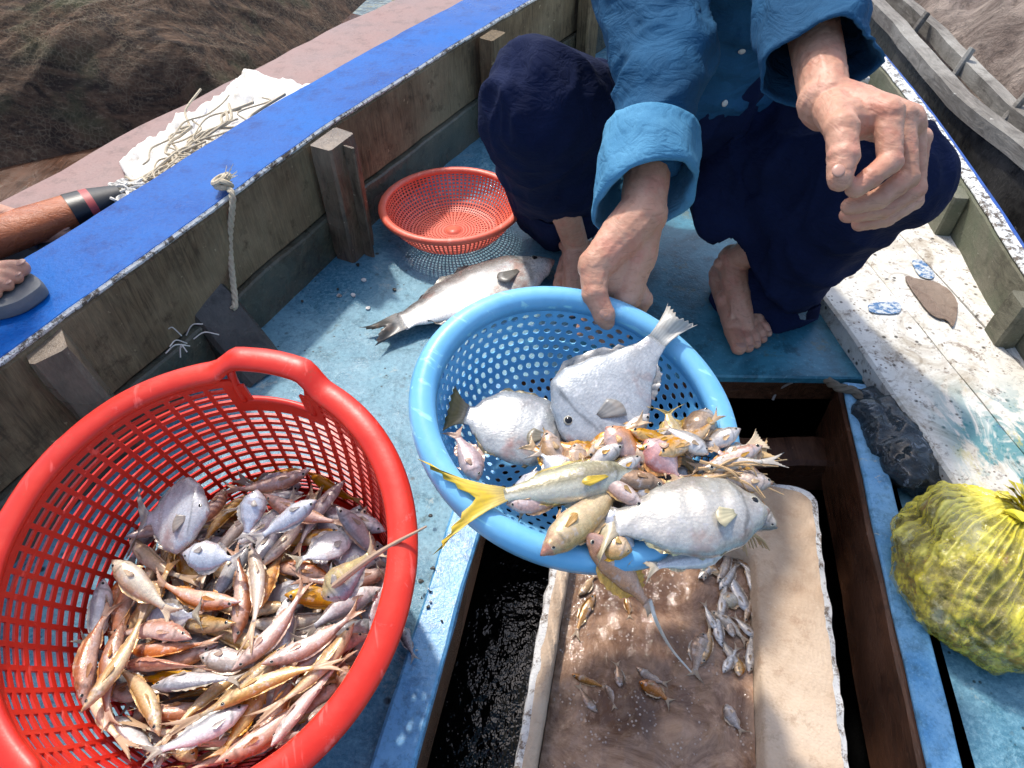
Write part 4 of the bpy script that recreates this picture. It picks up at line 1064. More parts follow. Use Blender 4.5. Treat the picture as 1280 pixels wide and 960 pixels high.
m = MB(); n = 120; rings = []
for i in range(n):
    q = 2 * math.pi * i / n
    def P(r, z): return Vector((r * ab * math.cos(q), r / ab * math.sin(q), z))
    rings.append([P(.1605, -.016), P(.1625, -.001), P(.168, .004), P(.178, .0065), P(.188, .002), P(.1925, -.007), P(.191, -.026), P(.188, -.026), P(.187, -.009), P(.178, -.001), P(.1665, -.005), P(.1635, -.016)])
m.loft(rings, wrap=True); o = m.build('rim', M['blue'], None, autos=None); under(o, bb)

# ------------------------------------------------------------------ coral basket
FC = Frame((-.155, 1.500, .083, -.01, .02, 1, 0))
cb = basket_root('plastic_basket', FC, 'shallow coral pink mesh basket standing empty on the blue deck behind')
WC = [(.167, -.002), (.162, -.02), (.151, -.042), (.135, -.062), (.113, -.076), (.09, -.080)]
m = perf(WC, 92, 13, .62, .62, 'rect', 1, v0=.03); o = finish_perf(m, 'wall', M['coral'], cb, .0028); under(o, cb)
m = perf([(.09, -.080), (.02, -.0802)], 48, 9, .5, .6, 'rect', 1); o = finish_perf(m, 'base', M['coral'], cb, .0028); under(o, cb)
m = MB(); rim_ring(m, .174, .0105, .0075, 1, 0, 110, 12); o = m.build('rim', M['coral'], None, autos=None); under(o, cb)
m = MB(); n = 30; m.add([Vector((.021 * math.cos(2 * math.pi * i / n), .021 * math.sin(2 * math.pi * i / n), -.080)) for i in range(n)], [tuple(range(n))]); o = m.build('base_disc', M['coral'], None, smooth=False); md = o.modifiers.new('s', 'SOLIDIFY'); md.thickness = .003; md.offset = 0; under(o, cb)

# ------------------------------------------------------------------ fish pile in the red basket
KNAME = ['silver_fish', 'pink_fish', 'orange_fish', 'ponyfish', 'tan_fish', 'mottled_fish']
protos = {}
def pile_fish(k):
    if k not in protos:
        o = make_fish(KNAME[k], parts=('tail_fin', 'eye'), **KINDS[k]); protos[k] = o; return o
    c = copy_tree(protos[k]); return c
PLURAL = ['slim silver grey fish', 'long pinkish brown fish', 'orange backed fish', 'deep bodied silver fish', 'long pale tan fish', 'short mottled brown fish']
for k, x, y, z, qw, qx, qy, qz in PILE:
    o = pile_fish(k); o.rotation_mode = 'QUATERNION'; o.rotation_quaternion = (qw, qx, qy, qz); o.location = (x, y, z) ; o.location += Vector(PILE_UP)
    loc = FR.M.inverted() @ o.location
    where = 'near the handle side' if loc.dot(FR.M.inverted().to_3x3() @ Vector((0, 1, 0))) > .06 else ('towards the open front' if (o.location.y < FR.C.y - .05) else 'in the middle')
    tag(o, '%s heaped in the red basket, %s of the pile' % (KLAB[k], where), 'fish', '%s in the red basket %s' % (PLURAL[k], where))

# ------------------------------------------------------------------ single fish
def orient(o, head, tail, L, up, flip=1, roll=0):
    """x axis from tail to head, fish lying on its side with its flank towards up"""
    x = (head - tail).normalized(); z = (up - x * up.dot(x)).normalized() * flip; y = z.cross(x)
    q = Matrix((x, y, z)).transposed(); 
    if roll: q = q @ Matrix.Rotation(roll, 3, 'X')
    o.rotation_mode = 'QUATERNION'; o.rotation_quaternion = q.to_quaternion(); o.location = head.lerp(tail, .5)
def in_blue(name, label, head_px, tail_px, dh, dt, Hpx, prof, back, belly, finc, tailc, T=.45, flip=1, roll=0, group=None, parts=('tail_fin', 'eye', 'pectoral_fin'), **kw):
    h, t = FB.on(*head_px, dh), FB.on(*tail_px, dt); L = (h - t).length; H = Hpx * 1.02e-3
    o = make_fish(name, M['fish_big'], parts=parts, L=L, H=H, T=H * T, prof=prof, back=back, belly=belly, finc=finc, tailc=tailc, **kw)
    orient(o, h, t, L, FB.n, flip, roll); tag(o, label, 'fish', group); return o
Wt = (.78, .77, .74)
in_blue('filefish', 'broad grey fish with yellow brown tail at the left of the blue basket', (722, 552), (556, 512), .045, .060, 98, 'file', (.38, .40, .41), (.52, .53, .52), (.26, .24, .18), (.26, .19, .06), .26, fork=.05, tail_h=.75, tail_l=.16, spots=(.30, .31, .32), dorsal=.14, ns=44, nr=24, seed=3, head=(.60, .52, .46))
in_blue('batfish', 'kite shaped pale grey fish with its tail up against the blue rim', (708, 552), (856, 388), .030, -.028, 128, 'kite', (.36, .40, .43), (.50, .53, .55), (.34, .33, .31), (.56, .55, .50), .20, flip=-1, fork=.25, tail_h=.36, tail_l=.24, spots=(.42, .45, .47), dorsal=.18, ns=44, nr=24, seed=8)
in_blue('yellowtail_fish', 'fish whose big forked yellow tail hangs over the left of the blue rim', (800, 590), (528, 634), -.010, -.010, 46, 'grunt', (.42, .38, .20), (.72, .68, .50), (.80, .55, .06), (.88, .60, .05), .7, fork=.62, tail_h=2.3, tail_l=.36, bend=.05, dorsal=.2, ns=40, nr=20, seed=5, stripe=(.28, .24, .12))
in_blue('grunt_fish', 'big plump white fish with dark eye lying across the front of the blue basket', (962, 640), (735, 655), -.022, -.012, 94, 'grunt', (.44, .43, .39), (.60, .58, .54), (.62, .56, .36), (.5, .42, .26), .5, fork=.3, tail_l=.14, dorsal=.12, ns=48, nr=28, seed=9, roll=-.12)
in_blue('goatfish', 'yellow orange fish slanting down with its reddish snout over the blue rim', (676, 694), (795, 590), -.020, -.004, 38, 'slender', (.60, .36, .10), (.74, .56, .30), (.66, .38, .12), (.60, .34, .12), .75, head=(.66, .26, .14), spots=(.68, .50, .22), tail_l=.16, ns=40, nr=20, seed=11)
in_blue('whiptail_fish', 'flat pink fish hanging over the front rim with a long white whip tail', (733, 664), (818, 765), -.022, .045, 36, 'slender', (.58, .34, .24), (.72, .50, .42), (.66, .42, .20), (.66, .44, .30), .35, tail_l=.12, tail_h=.4, fork=.1, ns=36, nr=18, seed=12, bend=.10, dorsal=.6)
wt = bpy.data.objects['whiptail_fish']
m = MB(); ml = wt.location.copy(); e0 = FB.on(812, 750, .038)
pts = catmull([e0, Q(822, 780, e0.dot(Vector((0, cP, -sP))) + sP + .01), Q(840, 812, .87), Q(864, 840, .89)], 10)
m.tube(pts, [.0028 - .0018 * i / (len(pts) - 1) for i in range(len(pts))], 6)
wl = m.build('whip_tail', flat('whip_tail_skin', (.80, .74, .66, 1), .4)); wl.parent = wt
wt.matrix_basis  # basis set by quaternion
wl.matrix_parent_inverse = (Matrix.Translation(wt.location) @ wt.rotation_quaternion.to_matrix().to_4x4()).inverted()
small = [
 ('small_fish', 'yellow forked tail fish standing up beside the blue rim', (848, 566), (832, 505), -.0, .0, 30, 'slender', (.50, .36, .12), (.66, .52, .28), (.62, .46, .16), (.66, .48, .14), dict(fork=.8, tail_h=1.6)),
 ('small_fish', 'blunt headed brown fish leaning against the right inner wall of the blue basket', (884, 512), (852, 590), .004, .0, 40, 'slender', (.28, .20, .14), (.52, .44, .38), (.5, .34, .14), (.5, .34, .14), dict(T=.9)),
 ('small_fish', 'pink orange fish with pointed snout just right of the kite shaped fish', (757, 534), (812, 590), -.016, -.008, 36, 'slender', (.74, .44, .30), (.80, .62, .56), (.7, .4, .15), (.7, .4, .15), {}),
 ('small_fish', 'plump pale pink fish in the middle of the blue basket', (806, 548), (856, 606), -.014, -.010, 42, 'deep', (.66, .42, .40), (.78, .62, .60), (.7, .45, .3), (.66, .45, .3), dict(tail_l=.16)),
 ('small_fish', 'orange fin fish lying behind the big white fish', (880, 602), (968, 560), -.012, -.01, 30, 'slender', (.62, .34, .12), (.76, .54, .28), (.66, .40, .14), (.72, .48, .22), {}),
 ('small_fish', 'thin pale fish pointing right over the edge of the blue rim', (880, 584), (984, 574), -.022, -.02, 18, 'slender', (.54, .48, .40), (.72, .68, .62), (.6, .52, .4), (.6, .54, .46), dict(tail_l=.3)),
 ('small_fish', 'dark slim fish lying across the centre of the blue basket', (832, 606), (722, 588), -.018, -.014, 24, 'slender', (.22, .16, .12), (.42, .30, .22), (.42, .24, .12), (.4, .22, .1), {}),
 ('small_fish', 'rosy slim fish under the yellow tail', (633, 632), (722, 618), -.004, -.006, 26, 'slender', (.64, .40, .34), (.76, .60, .54), (.7, .42, .2), (.6, .4, .3), {}),
 ('small_fish', 'slim brown fish beneath the yellow tail', (730, 606), (640, 640), .006, .004, 24, 'slender', (.46, .36, .28), (.66, .58, .50), (.6, .4, .2), (.5, .38, .26), {}),
 ('small_fish', 'silver fish between the slanting yellow fish and the white fish', (756, 634), (800, 700), -.006, -.002, 34, 'slender', (.44, .45, .48), (.76, .77, .80), (.7, .6, .4), (.6, .5, .36), {}),
 ('small_fish', 'pale orange fish draped over the front rim beside the whip tailed fish', (790, 690), (722, 668), -.012, -.004, 30, 'slender', (.64, .42, .24), (.78, .62, .46), (.72, .46, .14), (.72, .44, .14), {}),
 ('small_fish', 'pale striped fish under the belly of the big white fish', (905, 688), (800, 712), -.006, -.002, 28, 'slender', (.50, .50, .52), (.78, .76, .74), (.7, .6, .4), (.6, .5, .36), dict(stripe=(.3, .3, .34))),
 ('small_fish', 'dark mouthed grey fish sticking out behind the big white head', (972, 660), (890, 610), -.020, -.012, 34, 'grunt', (.24, .22, .20), (.46, .42, .38), (.4, .3, .2), (.4, .3, .2), {}),
 ('small_fish', 'grey fish with spiny fins lying across the right of the blue rim', (966, 606), (880, 590), -.026, -.018, 26, 'slender', (.40, .34, .30), (.60, .52, .46), (.62, .44, .26), (.62, .44, .22), dict(dorsal=.9)),
 ('small_fish', 'silver ponyfish under the grey filefish belly', (716, 600), (668, 560), .012, .016, 34, 'deep', (.50, .52, .55), (.76, .77, .78), (.6, .5, .4), (.6, .5, .4), {}),
 ('small_fish', 'orange brown fish tucked behind the slanting yellow fish', (742, 600), (800, 566), -.006, -.002, 30, 'slender', (.60, .28, .08), (.72, .44, .20), (.66, .34, .1), (.66, .34, .1), {}),
 ('small_fish', 'tan fish half buried behind the yellow forked tail fish', (812, 572), (872, 540), .006, .010, 30, 'slender', (.46, .36, .26), (.68, .58, .48), (.6, .46, .26), (.6, .44, .22), {}),
 ('small_fish', 'pinkish fish at the left wall below the grey filefish', (600, 600), (566, 534), .030, .04, 30, 'slender', (.52, .34, .32), (.66, .50, .48), (.56, .36, .26), (.56, .36, .26), {}),
 ('small_fish', 'mottled fish at the bottom of the blue basket under the others', (700, 628), (820, 620), .020, .020, 40, 'slender', (.40, .28, .2), (.60, .5, .42), (.56, .36, .26), (.56, .36, .26), {}),
 ('small_fish', 'silvery fish deep in the blue basket at the lower left', (640, 612), (740, 600), .03, .03, 38, 'slender', (.40, .40, .42), (.64, .64, .66), (.56, .5, .4), (.56, .5, .4), {}),
 ('small_fish', 'pale fish deep in the blue basket at the lower right', (880, 640), (800, 570), .02, .02, 44, 'slender', (.46, .40, .34), (.68, .62, .56), (.56, .5, .4), (.56, .5, .4), {}),
 ('small_fish', 'pale tail ended fish sticking out right of the blue basket', (905, 574), (955, 548), -.010, -.012, 24, 'slender', (.66, .50, .34), (.80, .68, .52), (.7, .5, .3), (.78, .62, .42), dict(fork=.1, tail_h=1.2, tail_l=.4)),
]
for i, (nm, lab, hp_, tp_, dh, dt, hh, pr, bk, be, fc, tc, kw) in enumerate(small):
    kw = dict(kw); T = kw.pop('T', .6); in_blue(nm, lab, hp_, tp_, dh, dt, hh, pr, bk, be, fc, tc, T, seed=20 + i, bend=rnd.uniform(-.15, .15), flip=1 if i % 2 else -1, **kw)
for i in range(26):
    x, y = rnd.uniform(740, 925), 0; y = rnd.uniform(540, 606) + (925 - x) * .04; q = rnd.uniform(-.9, .7) + (math.pi if i % 3 == 0 else 0); l_ = rnd.uniform(34, 52); k = i % 3
    bk, be, nm_ = [((.58, .32, .12), (.76, .56, .36), 'orange tan'), ((.60, .42, .36), (.80, .68, .62), 'pale pink'), ((.36, .33, .30), (.72, .68, .64), 'silver brown')][k]
    in_blue('small_fish', 'slim %s fish in the dense heap at the front right of the blue basket' % nm_, (x + l_ * math.cos(q), y + l_ * math.sin(q)), (x - l_ * math.cos(q), y - l_ * math.sin(q)), rnd.uniform(-.024, .004), rnd.uniform(-.018, .008), rnd.uniform(15, 24), 'slender', bk, be, (.66, .44, .24), (.64, .44, .26), .7, group='slim %s fish heaped at the front right of the blue basket' % nm_, seed=120 + i, bend=rnd.uniform(-.3, .3), flip=rnd.choice((1, -1)), parts=('tail_fin', 'eye'))
for i in range(14):
    x, y = rnd.uniform(640, 860), rnd.uniform(560, 650); q = rnd.uniform(0, 6.28); l_ = rnd.uniform(45, 62); k = i % 2
    bk, be = ((.46, .26, .12), (.62, .46, .34)) if k else ((.34, .32, .30), (.62, .60, .58))
    in_blue('small_fish', '%s wedged under the larger fish in the blue basket' % ('small orange brown fish' if k else 'small grey fish'), (x + l_ * math.cos(q), y + l_ * .7 * math.sin(q)), (x - l_ * math.cos(q), y - l_ * .7 * math.sin(q)), .016, .022, rnd.uniform(26, 36), 'slender', bk, be, (.55, .36, .18), (.5, .34, .18), .6, group='small %s fish wedged under the larger ones' % ('orange brown' if k else 'grey'), seed=80 + i, bend=rnd.uniform(-.2, .2))
# loose long fins / antennae over the right of the basket
m = MB()
for i in range(16):
    a_ = FB.on(rnd.uniform(860, 930), rnd.uniform(575, 600), -.02); b_ = FB.on(rnd.uniform(930, 985), rnd.uniform(568, 640), rnd.uniform(-.035, 0)); mid = a_.lerp(b_, .5) + FB.n * rnd.uniform(0, .015); m.tube(catmull([a_, mid, b_], 5), [.0022 - .0016 * j / 10 for j in range(11)], 5)
o = m.build('fin_spines', flat('dry_fin_ray', (.55, .36, .18, 1), .5)); tag(o, 'tangle of thin tan prawn feelers over the right of the blue basket', 'feelers')
m = MB()
for i in range(9):
    a_ = Q(905 + i * 3, 640 + i * 3, .80); b_ = Q(930 + i * 4, 690 + rnd.uniform(-10, 6), .84); m.tube(catmull([a_, a_.lerp(b_, .5) + Vector((.004, 0, .005)), b_], 5), [.0024 - .0016 * j / 10 for j in range(11)], 5)
o = m.build('fin_spines', bpy.data.materials['dry_fin_ray']); tag(o, 'splayed orange prawn legs hanging below the head of the big white fish', 'feelers')
# long pale tail sticking out over the red rim
m = MB(); p0, p1, p2 = FR.on(405, 742, .09), FR.on(470, 693, .01), FR.on(533, 658, -.03); m.tube(catmull([p0, p1, p2], 8), [.0048 - .0036 * j / 16 for j in range(17)], 7)
o = m.build('ray_tail', flat('ray_tail_skin', (.62, .44, .30, 1), .5)); tag(o, 'long thin tan ray tail sticking out over the right of the red rim', 'ray tail')

# big fish in the red basket
def in_red(name, label, head_px, tail_px, dh, dt, Hpx, prof, back, belly, finc, tailc, T=.3, flip=1, **kw):
    h, t = FR.on(*head_px, dh), FR.on(*tail_px, dt); L = (h - t).length; H = Hpx * 1.05e-3
    o = make_fish(name, M['fish_big'], L=L, H=H, T=H * T, prof=prof, back=back, belly=belly, finc=finc, tailc=tailc, **kw); orient(o, h, t, L, (Vector((0, -.35, 1))).normalized(), flip); tag(o, label, 'fish'); return o
for args in RED_BIG: in_red(*args[:-1], **args[-1])

# ------------------------------------------------------------------ big fish on the deck
def flatfish(name, label, head, tail, z, H, T, prof, **kw):
    h, t = G(*head, z), G(*tail, z); L = (h - t).length; o = make_fish(name, M['fish_big'], L=L, H=H, T=T, prof=prof, **kw); orient(o, h, t, L, Vector((0, 0, 1)), kw.get('flip', 1)); tag(o, label, 'fish'); return o
flatfish('deck_fish', 'large fish with white belly, mottled back and small dark tail on the blue deck', (692, 326), (456, 420), .028, .175, .055, 'grunt', back=(.22, .21, .20), belly=(.86, .86, .82), finc=(.22, .21, .19), tailc=(.07, .07, .065), fork=.5, tail_l=.17, tail_h=.42, dorsal=.2, ns=46, nr=26, seed=31)
flatfish('deck_fish', 'tiny dark fish lying on the blue hatch edge beside the red basket', (500, 780), (520, 828), .026, .016, .009, 'slender', back=(.10, .10, .11), belly=(.42, .40, .40), finc=(.3, .3, .3), tailc=(.3, .3, .3), seed=32)
flatfish('deck_fish', 'small grey fish next to the red basket rim on the wet deck', (512, 786), (494, 806), .010, .018, .01, 'slender', back=(.30, .26, .28), belly=(.5, .45, .46), finc=(.3, .3, .3), tailc=(.3, .3, .3), seed=33)

# ------------------------------------------------------------------ foam box in the hold
BO = Vector((.563, .708, 0)); U0 = BO.dot(AU); V0 = BO.dot(AV)
def BX(u, v, z): return AU * u + AV * v + Vector((0, 0, z))
fb = empty('foam_box', BX(.18, .45, -.42)); tag(fb, 'thick walled foam box stained brown, full of murky water and fish, standing in the hatch', 'box')
def foam_mat():
    t = NT('stained_foam'); c = t.mix(t.step(t.noise(5, 6, .7), .35, .65), (.44, .30, .19, 1), (.64, .49, .35, 1)); f = t.noise(120, 5, .85); b = t.noise(30, 6, .8)
    g = t.n('ShaderNodeSeparateXYZ'); t.t.links.new(t.co, g.inputs[0])
    c = t.mix(t.mul(t.step(b, .52, .66), .6), c, (.30, .17, .09, 1)); c = t.mix(t.mul(t.step(f, .58, .7), .5), c, (.72, .60, .46, 1)); cell = t.voro(230)
    return t.out(c, .65, t.bump(cell, .5, .0015, t.bump(b, .4, .004)))
def foam_white():
    t = NT('crumbly_foam_edge'); b = t.noise(55, 6, .85); c = t.mix(t.step(b, .50, .60), (.78, .77, .74, 1), (.20, .15, .11, 1)); return t.out(c, .8, t.bump(b, 1, .006))
M['foam'] = foam_mat(); M['foamw'] = foam_white()
u0, u1, v1, v0 = -.048, .409, .807, .10; iu0, iu1, iv1, iv0 = -.016, .292, .652, .16; zt, zb = -.03, -.40
def rrect(a0, a1, b0, b1, r, z, k=5, wob=0):
    out = []
    for cx, cy, s in ((a1 - r, b1 - r, 0), (a0 + r, b1 - r, 1), (a0 + r, b0 + r, 2), (a1 - r, b0 + r, 3)):
        for i in range(k + 1):
            q = math.pi / 2 * (s + i / k); out.append((cx + r * math.cos(q), cy + r * math.sin(q)))
    # densify
    D = []
    for i, p in enumerate(out):
        q = out[(i + 1) % len(out)]; n = max(1, int(math.hypot(q[0] - p[0], q[1] - p[1]) / .012))
        for j in range(n):
            x, y = p[0] + (q[0] - p[0]) * j / n, p[1] + (q[1] - p[1]) * j / n; c = BX(x, y, z); c += Vector((fbm(c * 40), fbm(c * 40 + Vector((9, 0, 0))), fbm(c * 35))) * wob; D.append(c)
    return D
m = MB(); m.loft([rrect(u0 + .02, u1 - .02, v0 + .02, v1 - .02, .03, zb), rrect(u0, u1, v0, v1, .03, zt - .012, wob=.003)], caps=False); m.build('outer_wall', M['foamw'], fb)
A = rrect(u0, u1, v0, v1, .03, zt - .012, wob=.003); 
B_ = rrect(u0 + .004, u1 - .004, v0 + .004, v1 - .004, .03, zt - .002, wob=.003)
def prog(ring, tgt_n):
    """resample ring to tgt_n points by angle order start"""
    L = [0]; n = len(ring)
    for i in range(n): L.append(L[-1] + (ring[(i + 1) % n] - ring[i]).length)
    out = []; j = 0
    for k in range(tgt_n):
        d = L[-1] * k / tgt_n
        while L[j + 1] < d: j += 1
        out.append(ring[j].lerp(ring[(j + 1) % n], (d - L[j]) / max(L[j + 1] - L[j], 1e-9)))
    return out
NP = 200
def ringat(a0, a1, b0, b1, r, z, wob): return prog(rrect(a0, a1, b0, b1, r, z, wob=wob), NP)
m = MB(); m.loft([ringat(u0, u1, v0, v1, .03, zt - .012, .003), ringat(u0 + .002, u1 - .002, v0 + .002, v1 - .002, .03, zt - .002, .004), ringat(u0 + .012, u1 - .012, v0 + .012, v1 - .012, .03, zt + .001, .004)], caps=False); m.build('chipped_edge', M['foamw'], fb)
m = MB(); m.loft([ringat(u0 + .012, u1 - .012, v0 + .012, v1 - .012, .03, zt + .001, .004), ringat(iu0 - .004, iu1 + .006, iv0, iv1 + .006, .02, zt, .002), ringat(iu0, iu1, iv0, iv1, .02, zt - .006, .002), ringat(iu0 + .004, iu1 - .004, iv0 + .004, iv1 - .004, .02, zt - .14, .001)], caps=False)
m.add([BX(iu0, iv0, zt - .135), BX(iu1, iv0, zt - .135), BX(iu1, iv1, zt - .135), BX(iu0, iv1, zt - .135)], [(0, 1, 2, 3)]); m.build('rim', M['foam'], fb, autos=60)
def murk():
    t = NT('murky_water'); a = t.noise(11, 7, .75, dist=1.2); b = t.noise(45, 5, .7); f = t.voro(150)
    c = t.mix(t.step(a, .38, .62), (.14, .065, .032, 1), (.44, .27, .17, 1)); c = t.mix(t.mul(t.step(b, .55, .68), .6), c, (.48, .30, .20, 1)); c = t.mix(t.mul(t.step(t.noise(6, 4, .6), .5, .62), .7), c, (.07, .03, .016, 1))
    bub = t.mul(t.step(f, .30, .22), t.step(t.noise(12, 4, .7), .52, .58)); c = t.mix(t.mul(bub, .7), c, (.62, .50, .42, 1))
    return t.out(c, .07, t.bump(b, .5, .006, t.bump(t.mul(bub, 1), .5, .002)))
m = MB(); patch(m, [BX(iu0 + .002, iv0 + .002, zt - .038), BX(iu1 - .002, iv0 + .002, zt - .038), BX(iu1 - .002, iv1 - .002, zt - .038), BX(iu0 + .002, iv1 - .002, zt - .038)], 60, 80, lambda u, v, p: Vector((0, 0, .0035 * fbm(p * 30) + .0015 * fbm(p * 90))))
o = m.build('murky_water', murk()); tag(o, 'murky brown water with foam bubbles filling the foam box', 'water', kind='structure')
def in_box(name, lab, h_, t_, H, prof, back, belly, z=-.064, T=.5, **kw):
    h, t = G(*h_, z), G(*t_, z); L = (h - t).length; o = make_fish(name, M['fish_big'], L=L, H=H, T=H * T, prof=prof, back=back, belly=belly, finc=kw.pop('finc', (.5, .4, .3)), tailc=kw.pop('tailc', (.45, .33, .22)), **kw); orient(o, h, t, L, Vector((0, 0, 1)), 1); tag(o, lab, 'fish')
for i, (h_, t_, H, lab, b1_, b2_) in enumerate([
    ((900, 738), (925, 700), .020, 'silvery fish floating at the top right of the murky box, nearest the back', (.34, .28, .22), (.74, .70, .64)),
    ((936, 770), (908, 704), .022, 'bright silver fish floating upright beside the right foam wall', (.42, .40, .38), (.80, .78, .74)),
    ((890, 762), (938, 806), .022, 'pale slim fish floating slantwise below the silvery ones', (.36, .29, .22), (.72, .64, .54)),
    ((900, 752), (934, 745), .030, 'stubby cream fish floating in the cluster by the right foam wall', (.50, .44, .34), (.76, .70, .60)),
    ((938, 842), (940, 782), .020, 'slim silver fish floating along the right foam wall near the front', (.34, .30, .26), (.70, .66, .6)),
    ((948, 722), (918, 692), .018, 'small orange brown fish floating in the back right corner of the box', (.36, .18, .08), (.56, .36, .22)),
    ((742, 742), (716, 800), .018, 'thin brown fish floating near the left foam wall', (.18, .11, .06), (.44, .30, .20)),
    ((880, 790), (866, 850), .030, 'pale submerged fish in the middle of the murky water', (.34, .22, .15), (.50, .36, .26)),
    ((926, 838), (898, 792), .017, 'thin tan fish floating below the cluster in the box', (.34, .24, .15), (.60, .50, .38)),
    ((724, 745), (746, 716), .016, 'small tan fish in the back left corner of the murky box', (.28, .18, .1), (.52, .38, .26)),
    ((800, 850), (842, 880), .022, 'reddish brown fish floating near the front of the foam box', (.3, .14, .07), (.5, .3, .2)),
    ((905, 880), (930, 920), .02, 'silver brown fish at the front right of the foam box', (.3, .24, .2), (.6, .52, .46))]):
    in_box('floating_fish', lab, h_, t_, H, 'slender', b1_, b2_, seed=60 + i, bend=rnd.uniform(-.3, .3), parts=('tail_fin', 'eye')) 

for i in range(16):
    x, y = rnd.uniform(880, 945), rnd.uniform(700, 850); q = rnd.uniform(.6, 2.5); l_ = rnd.uniform(14, 30); k = i % 2
    in_box('floating_fish', '%s floating in the cluster along the right foam wall' % ('tiny silver fish' if k else 'tiny tan fish'), (x + l_ * math.cos(q), y + l_ * math.sin(q)), (x - l_ * math.cos(q), y - l_ * math.sin(q)), rnd.uniform(.010, .018), 'slender', (.36, .30, .25) if k else (.36, .22, .12), (.78, .74, .68) if k else (.60, .46, .32), seed=200 + i, bend=rnd.uniform(-.4, .4), parts=('tail_fin', 'eye'), z=-.062)
for i in range(6):
    x, y = rnd.uniform(715, 870), rnd.uniform(715, 880); q = rnd.uniform(0, 6); l_ = rnd.uniform(10, 26)
    in_box('floating_fish', 'tiny brown fish half sunk in the open murky water', (x + l_ * math.cos(q), y + l_ * math.sin(q)), (x - l_ * math.cos(q), y - l_ * math.sin(q)), rnd.uniform(.010, .018), 'slender', (.22, .12, .06), (.46, .30, .20), seed=230 + i, bend=rnd.uniform(-.4, .4), parts=('tail_fin', 'eye'), z=-.067)
for o in COL.objects:
    if o.name.startswith('floating_fish') and o.get('label', '').startswith('tiny'): o['group'] = o['label']
# ------------------------------------------------------------------ bags
def bag_mat():
    t = NT('yellow_thin_plastic'); A_ = t.attr(); sx = t.n('ShaderNodeSeparateColor'); t.t.links.new(A_, sx.inputs[0]); knot = sx.outputs[0]; st = sx.outputs[1]
    yel = t.mix(t.step(t.noise(12, 5, .7), .3, .7), (.72, .60, .03, 1), (.88, .80, .16, 1)); yel = t.mix(t.mul(t.step(t.noise(26, 5, .7), .55, .66), .5), yel, (.50, .42, .06, 1))
    al = t.mul(t.mul(t.mul(knot, 1.1), st, 'ADD'), t.step(t.noise(20, 5, .75), .46, .66), 'ADD'); m = t.n('ShaderNodeMapRange'); t.put(m.inputs[0], al); m.inputs[1].default_value = 0; m.inputs[2].default_value = 1.3; m.inputs[3].default_value = .10; m.inputs[4].default_value = .97
    return t.out(yel, .15, t.bump(t.noise(70, 5, .75, dist=1), .35, .004), Alpha=m.outputs[0], Specular_IOR_Level=.6)
def contents_mat():
    t = NT('bagged_catch'); a = t.noise(20, 7, .75, dist=.8); v_ = t.voro(34)
    c = t.mix(t.step(a, .42, .56), (.02, .018, .008, 1), (.26, .22, .10, 1)); c = t.mix(t.mul(t.step(t.noise(12, 5, .7), .55, .60), .85), c, (.55, .54, .42, 1)); c = t.mix(t.mul(t.step(t.noise(9, 4, .7), .60, .65), .8), c, (.55, .26, .04, 1)); c = t.mix(t.mul(t.step(t.noise(15, 4, .7, t.vec((1, 1, 1), rot=(1, 0, 2))), .60, .64), .6), c, (.30, .09, .06, 1))
    return t.out(c, .35, t.bump(a, .9, .01, t.bump(v_, .5, .008)))
kc = G(1282, 652, .13); bc = G(1230, 716, .060)
def bag(name, c, kn, rx, ry, rz, seed, pleat, mat, n=460, m_=80, wr=.0035, base=0, parent=None):
    """sack gathered in pleats at the knot kn"""
    V, F, C = [], [], []; ax = (kn - c).normalized(); s1 = ax.cross(Vector((0, 0, 1))).normalized(); s2 = s1.cross(ax)
    for i in range(m_ + 1):
        t_ = i / m_; q = math.pi * t_
        for j in range(n):
            x = 2 * math.pi * j / n; cx_, sx_ = math.cos(x), math.sin(x); d = ax * math.cos(q) + (s1 * cx_ + s2 * sx_) * math.sin(q)
            e = Vector((d.x * rx, d.y * ry, d.z * rz)); wv = .25 * t_ * noise.noise(Vector((cx_ * 3, sx_ * 3, t_ * 3 + seed)))
            pl_ = noise.noise(Vector((math.cos(x + wv) * 13, math.sin(x + wv) * 13, seed + t_ * .9))); ridge = 1 - min(1, abs(pl_) * 4)
            fade = max(0, 1 - max(0, t_ - .12) * 1.7) 
            p = c + e * (1 + .13 * fbm(d * 1.7 + Vector((seed, 0, 0))) + .03 * fbm(d * 6)) + d * ((ridge - .4) * pleat * fade * min(1, math.sin(min(q, 1.57)) * 1.6) + wr * fbm(d * 13 + Vector((0, seed, 0))))
            if t_ < .15: p = p.lerp(kn, (1 - t_ / .15) ** 1.3)
            p.z = max(p.z, base + .002)
            V.append(p); C.append((max(0, 1 - t_ * 3.2), ridge ** 1.5 * max(0, 1.3 - t_ * 1.35) * 1.0, 0))
    for i in range(m_):
        for j in range(n):
            k = (j + 1) % n; F.append((i * n + j, (i + 1) * n + j, (i + 1) * n + k, i * n + k))
    o = mk(name, V, F, mat, parent); setcol(o.data, C); return o
yb = bag('plastic_bag', bc, kc, .124, .146, .090, 4.0, .005, bag_mat(), base=.001); tag(yb, 'bulging yellow plastic bag pleated to its knot, lying right of the hatch beam', 'bag')
ct = bag('contents', bc, bc.lerp(kc, .8), .117, .139, .083, 4.0, .0, contents_mat(), n=120, m_=60, wr=.006, base=.004, parent=yb)
m = MB()
